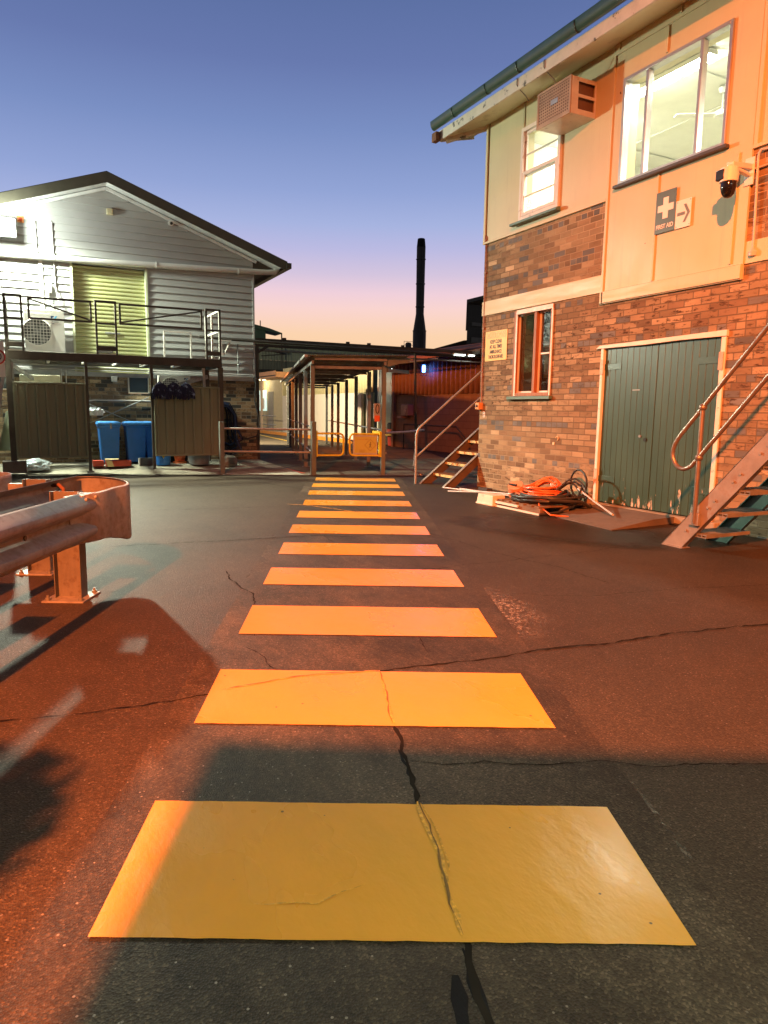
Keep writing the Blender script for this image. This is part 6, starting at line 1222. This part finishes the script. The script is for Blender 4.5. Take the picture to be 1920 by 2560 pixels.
TK = thing('roof_tank', 'small dark roof tank with railings left of the smokestack', 'tank', (60.2, 110, 0)); mb = MB(); mb.lathe([(0.55, 11.5), (0.55, 13.0), (0.45, 13.25), (0.1, 13.35)], 60.1, 110, 18); obj('drum', mb, stk, TK)
mb = MB(); mb.box(58.7, 62.5, 109, 111, 11.0, 12.2); obj('base', mb, stk, TK); mb = MB()
for x in (58.8, 59.4, 61.0, 61.4): mb.tube([(x, 109.2, 12.2), (x, 109.2, 13.4)], 0.04, 5)
for z in (12.8, 13.4): mb.tube([(58.8, 109.2, z), (61.4, 109.2, z)], 0.035, 5)
obj('railing', mb, stk, TK)
# wall mounted light that washes the walkway (fitting on the gabled building's side)
wl = thing('lane_lamp', 'orange bulkhead lamp on the hidden side wall of the gabled building', 'lamp', (4.9, 20.5, 3.2)); mb = MB(); mb.box(4.75, 4.96, 20.38, 20.62, 3.27, 3.38); obj('housing', mb, galv, wl)
wl = thing('side_wall_lamp', 'lamp fitting on the side wall of the gabled building above the walkway', 'lamp', (4.85, 25.0, 3.1)); mb = MB(); mb.box(4.75, 4.92, 24.85, 25.15, 3.02, 3.2); obj('housing', mb, galv, wl)

# ================================================================= guard rail
GR = thing('guard_rail', 'galvanised steel crash barrier with a rounded end at the left of the yard', 'guard rail', (0.17, 5.05, 0))
gd = Vector((0.4556, 0.8902, 0)).normalized(); gn = Vector((gd.y, -gd.x, 0)); F0 = Vector((0.320, 4.70, 0))
wp = [(0.0, 0.0), (0.012, 0.006), (0.062, 0.042), (0.078, 0.055), (0.082, 0.075), (0.078, 0.092), (0.020, 0.130), (0.004, 0.142), (0.004, 0.168), (0.020, 0.180), (0.078, 0.218), (0.082, 0.235), (0.078, 0.255), (0.062, 0.268), (0.012, 0.304), (0.0, 0.310)]
def wbeam(base, d, n, L0, L1, z0_=0.445):
    mb = MB(); mb.sheet(lambda i: [base+d*(L0, (L0+L1)/2, L1)[i]+n*(w-0.082)+Vector((0, 0, z0_+z)) for w, z in wp], 3); return mb
f1 = obj('front_beam', wbeam(F0, gd, gn, -4.6, 0.02), rail_m, GR, solid=0.004)
mb = MB()
for L in (-0.72,):
    c = F0+gd*L+gn*(-0.078+0.003)+Vector((0, 0, 0.60)); mb.tube([c+gn*0.0, c+gn*0.004], 0.014, 12)
obj('bolt_hole', mb, black_m, f1)
# rounded end sheet
RC = Vector((0.28, 5.62, 0))
e_pts = [F0+gd*(-0.20)+gn*(-0.074), F0+gd*(-0.07)+gn*(-0.062), F0+gd*0.045+gn*(-0.010), F0+gd*0.18+gn*0.0, Vector((0.475, 5.02, 0)), Vector((0.575, 5.19, 0)), Vector((0.605, 5.38, 0)), Vector((0.585, 5.60, 0)), Vector((0.51, 5.78, 0)), Vector((0.41, 5.89, 0)), Vector((0.32, 5.92, 0)), Vector((0.24, 5.88, 0)), Vector((0.15, 5.74, 0))]
def cr(P, n=5):
    Q = []
    for i in range(len(P)-1):
        p0, p1, p2, p3 = P[max(i-1, 0)], P[i], P[i+1], P[min(i+2, len(P)-1)]
        for k in range(n): t_ = k/n; Q.append(0.5*((2*p1)+(-p0+p2)*t_+(2*p0-5*p1+4*p2-p3)*t_*t_+(-p0+3*p1-3*p2+p3)*t_**3))
    return Q+[P[-1]]
EP = cr(e_pts, 6); nE = len(EP)
def eprof(i):
    u = i/(nE-1); lo = 0.440-0.085*max(0, min(1, (u-0.22)/0.20))**1.5*(1 if u < 0.6 else max(0, 1-(u-0.6)/0.2)); hi = 0.753
    d = (EP[min(i+1, nE-1)]-EP[max(i-1, 0)]).normalized(); nn = Vector((d.y, -d.x, 0))
    k = max(0, 1-u/0.22)
    pts_ = []
    for (w, z) in [(-0.03, 0.0), (-0.006, 0.012), (0.0, 0.04), (0.0, 0.5), (0.0, 0.96), (-0.006, 0.985), (-0.03, 1.0)]:
        pts_.append(EP[i]+nn*(w*(0.6+0.6*k))+Vector((0, 0, lo+(hi-lo)*z)))
    return pts_
mb = MB(); mb.sheet(eprof, nE); te = obj('rounded_end', mb, rail_m, GR, solid=0.004)
mb = MB()
for L in (-0.10, 0.04): 
    c = F0+gd*L+gn*(-0.005)+Vector((0, 0, 0.728)); mb.tube([c-gn*.01, c+gn*0.004], 0.012, 10)
    mb.lathe([(0.012, 0), (0.012, 0.001)], -50, -50, 3) if False else None
    c = F0+gd*L+gn*(-0.03)+Vector((0, 0, 0.75)); mb.beam(c-gd*0.02, c+gd*0.02, 0.018, 0.008)
pieces('rail_bolt', mb, rail_m, te)
# rear beam
B0 = Vector((0.14, 5.76, 0)); rb_ = obj('rear_beam', wbeam(B0+gd*0.15, gd, -gn, -4.0, 0.0, 0.455), rail_m, GR, solid=0.004)
mb = MB(); mb.tube([Vector((0.10, 5.62, 0.72)), Vector((0.14, 5.56, 0.73)), Vector((0.17, 5.52, 0.70)), Vector((0.16, 5.51, 0.65))], 0.014, 10); obj('hook_bolt', mb, rust, rb_)
for k, (px, py) in enumerate(((0.17, 5.06), (0.0, 5.98), (-0.44, 3.87), (-0.62, 4.78))):
    mb = MB(); c = Vector((px, py, 0)); hw = 0.085; hd = 0.035
    # channel post: web across the rail direction
    def pbox(a0, a1, b0, b1, z0_, z1_):
        vs = [c+gd*a+gn*b_+Vector((0, 0, z)) for z in (z0_, z1_) for a, b_ in ((a0, b0), (a1, b0), (a1, b1), (a0, b1))]
        mb.add(vs, [(0, 3, 2, 1), (4, 5, 6, 7), (0, 1, 5, 4), (1, 2, 6, 5), (2, 3, 7, 6), (3, 0, 4, 7)])
    pbox(-0.003, 0.003, -hw, hw, 0.012, 0.735); pbox(-0.05, 0.05, -hw-0.006, -hw, 0.012, 0.735); pbox(-0.05, 0.05, hw, hw+0.006, 0.012, 0.735)
    p = obj('post', mb, M('rail_post_steel', (0.15, 0.15, 0.14), 0.55, 0.3, var=0.2, grime=(0.10, 0.085, 0.07), gs=14), GR, bevel=0.0015)
    mb = MB(); pbox(-0.14, 0.14, -0.14, 0.14, 0.0, 0.012); obj('base_plate', mb, rail_m, p, bevel=0.002)
    for sa in (-1, 1):
        for sb in (-1, 1):
            mb = MB(); q = c+gd*0.11*sa+gn*0.11*sb; mb.cyl(q+Vector((0, 0, 0.013)), q+Vector((0, 0, 0.028)), 0.018, n=6); mb.cyl(q+Vector((0, 0, 0.028)), q+Vector((0, 0, 0.045)), 0.009, n=8); obj('anchor_bolt', mb, galv_dk, p)
    if k < 2:
        mb = MB(); pbox(-0.06, 0.0, 0.095, 0.21, 0.47, 0.73) if k == 0 else pbox(-0.02, 0.02, -0.22, -0.105, 0.45, 0.70); obj('spacer', mb, rail_m, p)
# second curved terminal behind, cut by the frame
G2 = thing('rear_guard_rail', 'second crash barrier end sheet rising behind the first at the left edge', 'guard rail', (-0.35, 6.6, 0))
P2 = cr([Vector((-0.9, 5.5, 0)), Vector((-0.62, 6.0, 0)), Vector((-0.40, 6.40, 0)), Vector((-0.27, 6.62, 0)), Vector((-0.20, 6.80, 0)), Vector((-0.24, 7.0, 0)), Vector((-0.40, 7.1, 0)), Vector((-0.62, 7.0, 0))], 5)
mb = MB(); mb.sheet(lambda i: [P2[i]+Vector((0, 0, z)) for z in (0.36, 0.40, 0.55, 0.68, 0.71)], len(P2)); obj('rounded_end', mb, rail_m, G2, solid=0.004)
mb = MB(); mb.box(-0.55, -0.45, 6.5, 6.62, 0.0, 0.7); obj('post', mb, rail_m, G2)

# ================================================================= out of frame lamps and blockers, some added to shape the light
SL = thing('street_lamp', 'tall yard lamp on a pole behind and left of the guard rail', 'lamp', (L_ORANGE.x-0.5, L_ORANGE.y-0.5, 0))
mb = MB(); mb.tube([(L_ORANGE.x-0.6, L_ORANGE.y-0.6, 0), (L_ORANGE.x-0.6, L_ORANGE.y-0.6, 7.9), (L_ORANGE.x-0.45, L_ORANGE.y-0.45, 8.15), (L_ORANGE.x-0.1, L_ORANGE.y-0.1, 8.22)], 0.06, 10); obj('pole', mb, galv, SL)
mb = MB(); mb.box(L_ORANGE.x-0.25, L_ORANGE.x+0.25, L_ORANGE.y-0.18, L_ORANGE.y+0.18, 8.17, 8.28); obj('head', mb, galv, SL, bevel=0.02)
YL2 = thing('added_fill_lamp', 'unseen fill lamp added on a pole well behind the camera', 'lamp', (3.5, -10.4, 0))  # pole and head added to carry the fill light
mb = MB(); mb.tube([(3.5, -10.4, 0), (3.5, -10.4, 7.2)], 0.06, 10); obj('pole', mb, galv, YL2)
mb = MB(); mb.box(3.3, 3.7, -10.35, -10.12, 6.85, 7.15); obj('head', mb, galv, YL2, bevel=0.02)
PV = thing('unseen_shade_canopy', 'unseen flat canopy on posts, added to shade the near end of the crossing', 'canopy', (0.6, -1.6, 0))  # unseen roof, edges placed to cast the foreground shade
pe = Vector((0.88, -0.475, 0)); pf = Vector((-0.46, -0.888, 0)); C0 = Vector((-1.14, 0.39, 0))
mb = MB(); q = [C0, C0+pe*5.5, C0+pe*5.5+pf*5, C0+pf*5]; mb.add([p+Vector((0, 0, 2.6)) for p in q]+[p+Vector((0, 0, 2.66)) for p in q], [(0, 3, 2, 1), (4, 5, 6, 7), (0, 1, 5, 4), (1, 2, 6, 5), (2, 3, 7, 6), (3, 0, 4, 7)]); obj('roof_sheet', mb, galv_dk, PV)
for p in (C0+pe*5.4+pf*0.1, C0+pe*5.4+pf*4.8, C0+pf*4.8+pe*.1): mb = MB(); mb.beam(p, p+Vector((0, 0, 2.6)), 0.09, 0.09); obj('post', mb, post_m, PV)
mb = MB(); mb.box(0.4, 1.6, -0.45, -0.25, 2.53, 2.59); obj('light_fitting', mb, ac_white, PV)
SHb = thing('potted_shrub', 'leafy shrub in a pot standing left of the guard rail', 'shrub', (-1.25, 1.0, 0))
mb = MB(); mb.lathe([(0.16, 0), (0.22, 0.35), (0.24, 0.36)], -1.25, 1.0, 20); obj('pot', mb, rust, SHb); mb = MB(); mb.tube([(-1.25, 1.0, 0.3), (-1.27, 1.02, 0.9), (-1.24, 0.98, 1.6)], [0.03, 0.022, 0.01], 8); obj('stem', mb, timber, SHb)
mb = MB(); rnd = random.Random(9)
for k in range(900):
    d = Vector((rnd.gauss(0, 1), rnd.gauss(0, 1), rnd.gauss(0, 1))).normalized()*rnd.uniform(0.1, 0.34)**1.0; c = Vector((-1.25, 1.02, 1.62))+Vector((d.x*0.9, d.y*1.05, d.z*1.1)); a = rnd.uniform(0, 6.28); u = Vector((math.cos(a), math.sin(a), rnd.uniform(-.6, .6))).normalized(); v = u.orthogonal().normalized()
    mb.add([c-u*0.05, c+v*0.02, c+u*0.05, c-v*0.02], [(0, 1, 2, 3)])
obj('foliage', mb, M('dark_leaf', (0.04, 0.07, 0.025), 0.6), SHb, smooth=False, recalc=False)
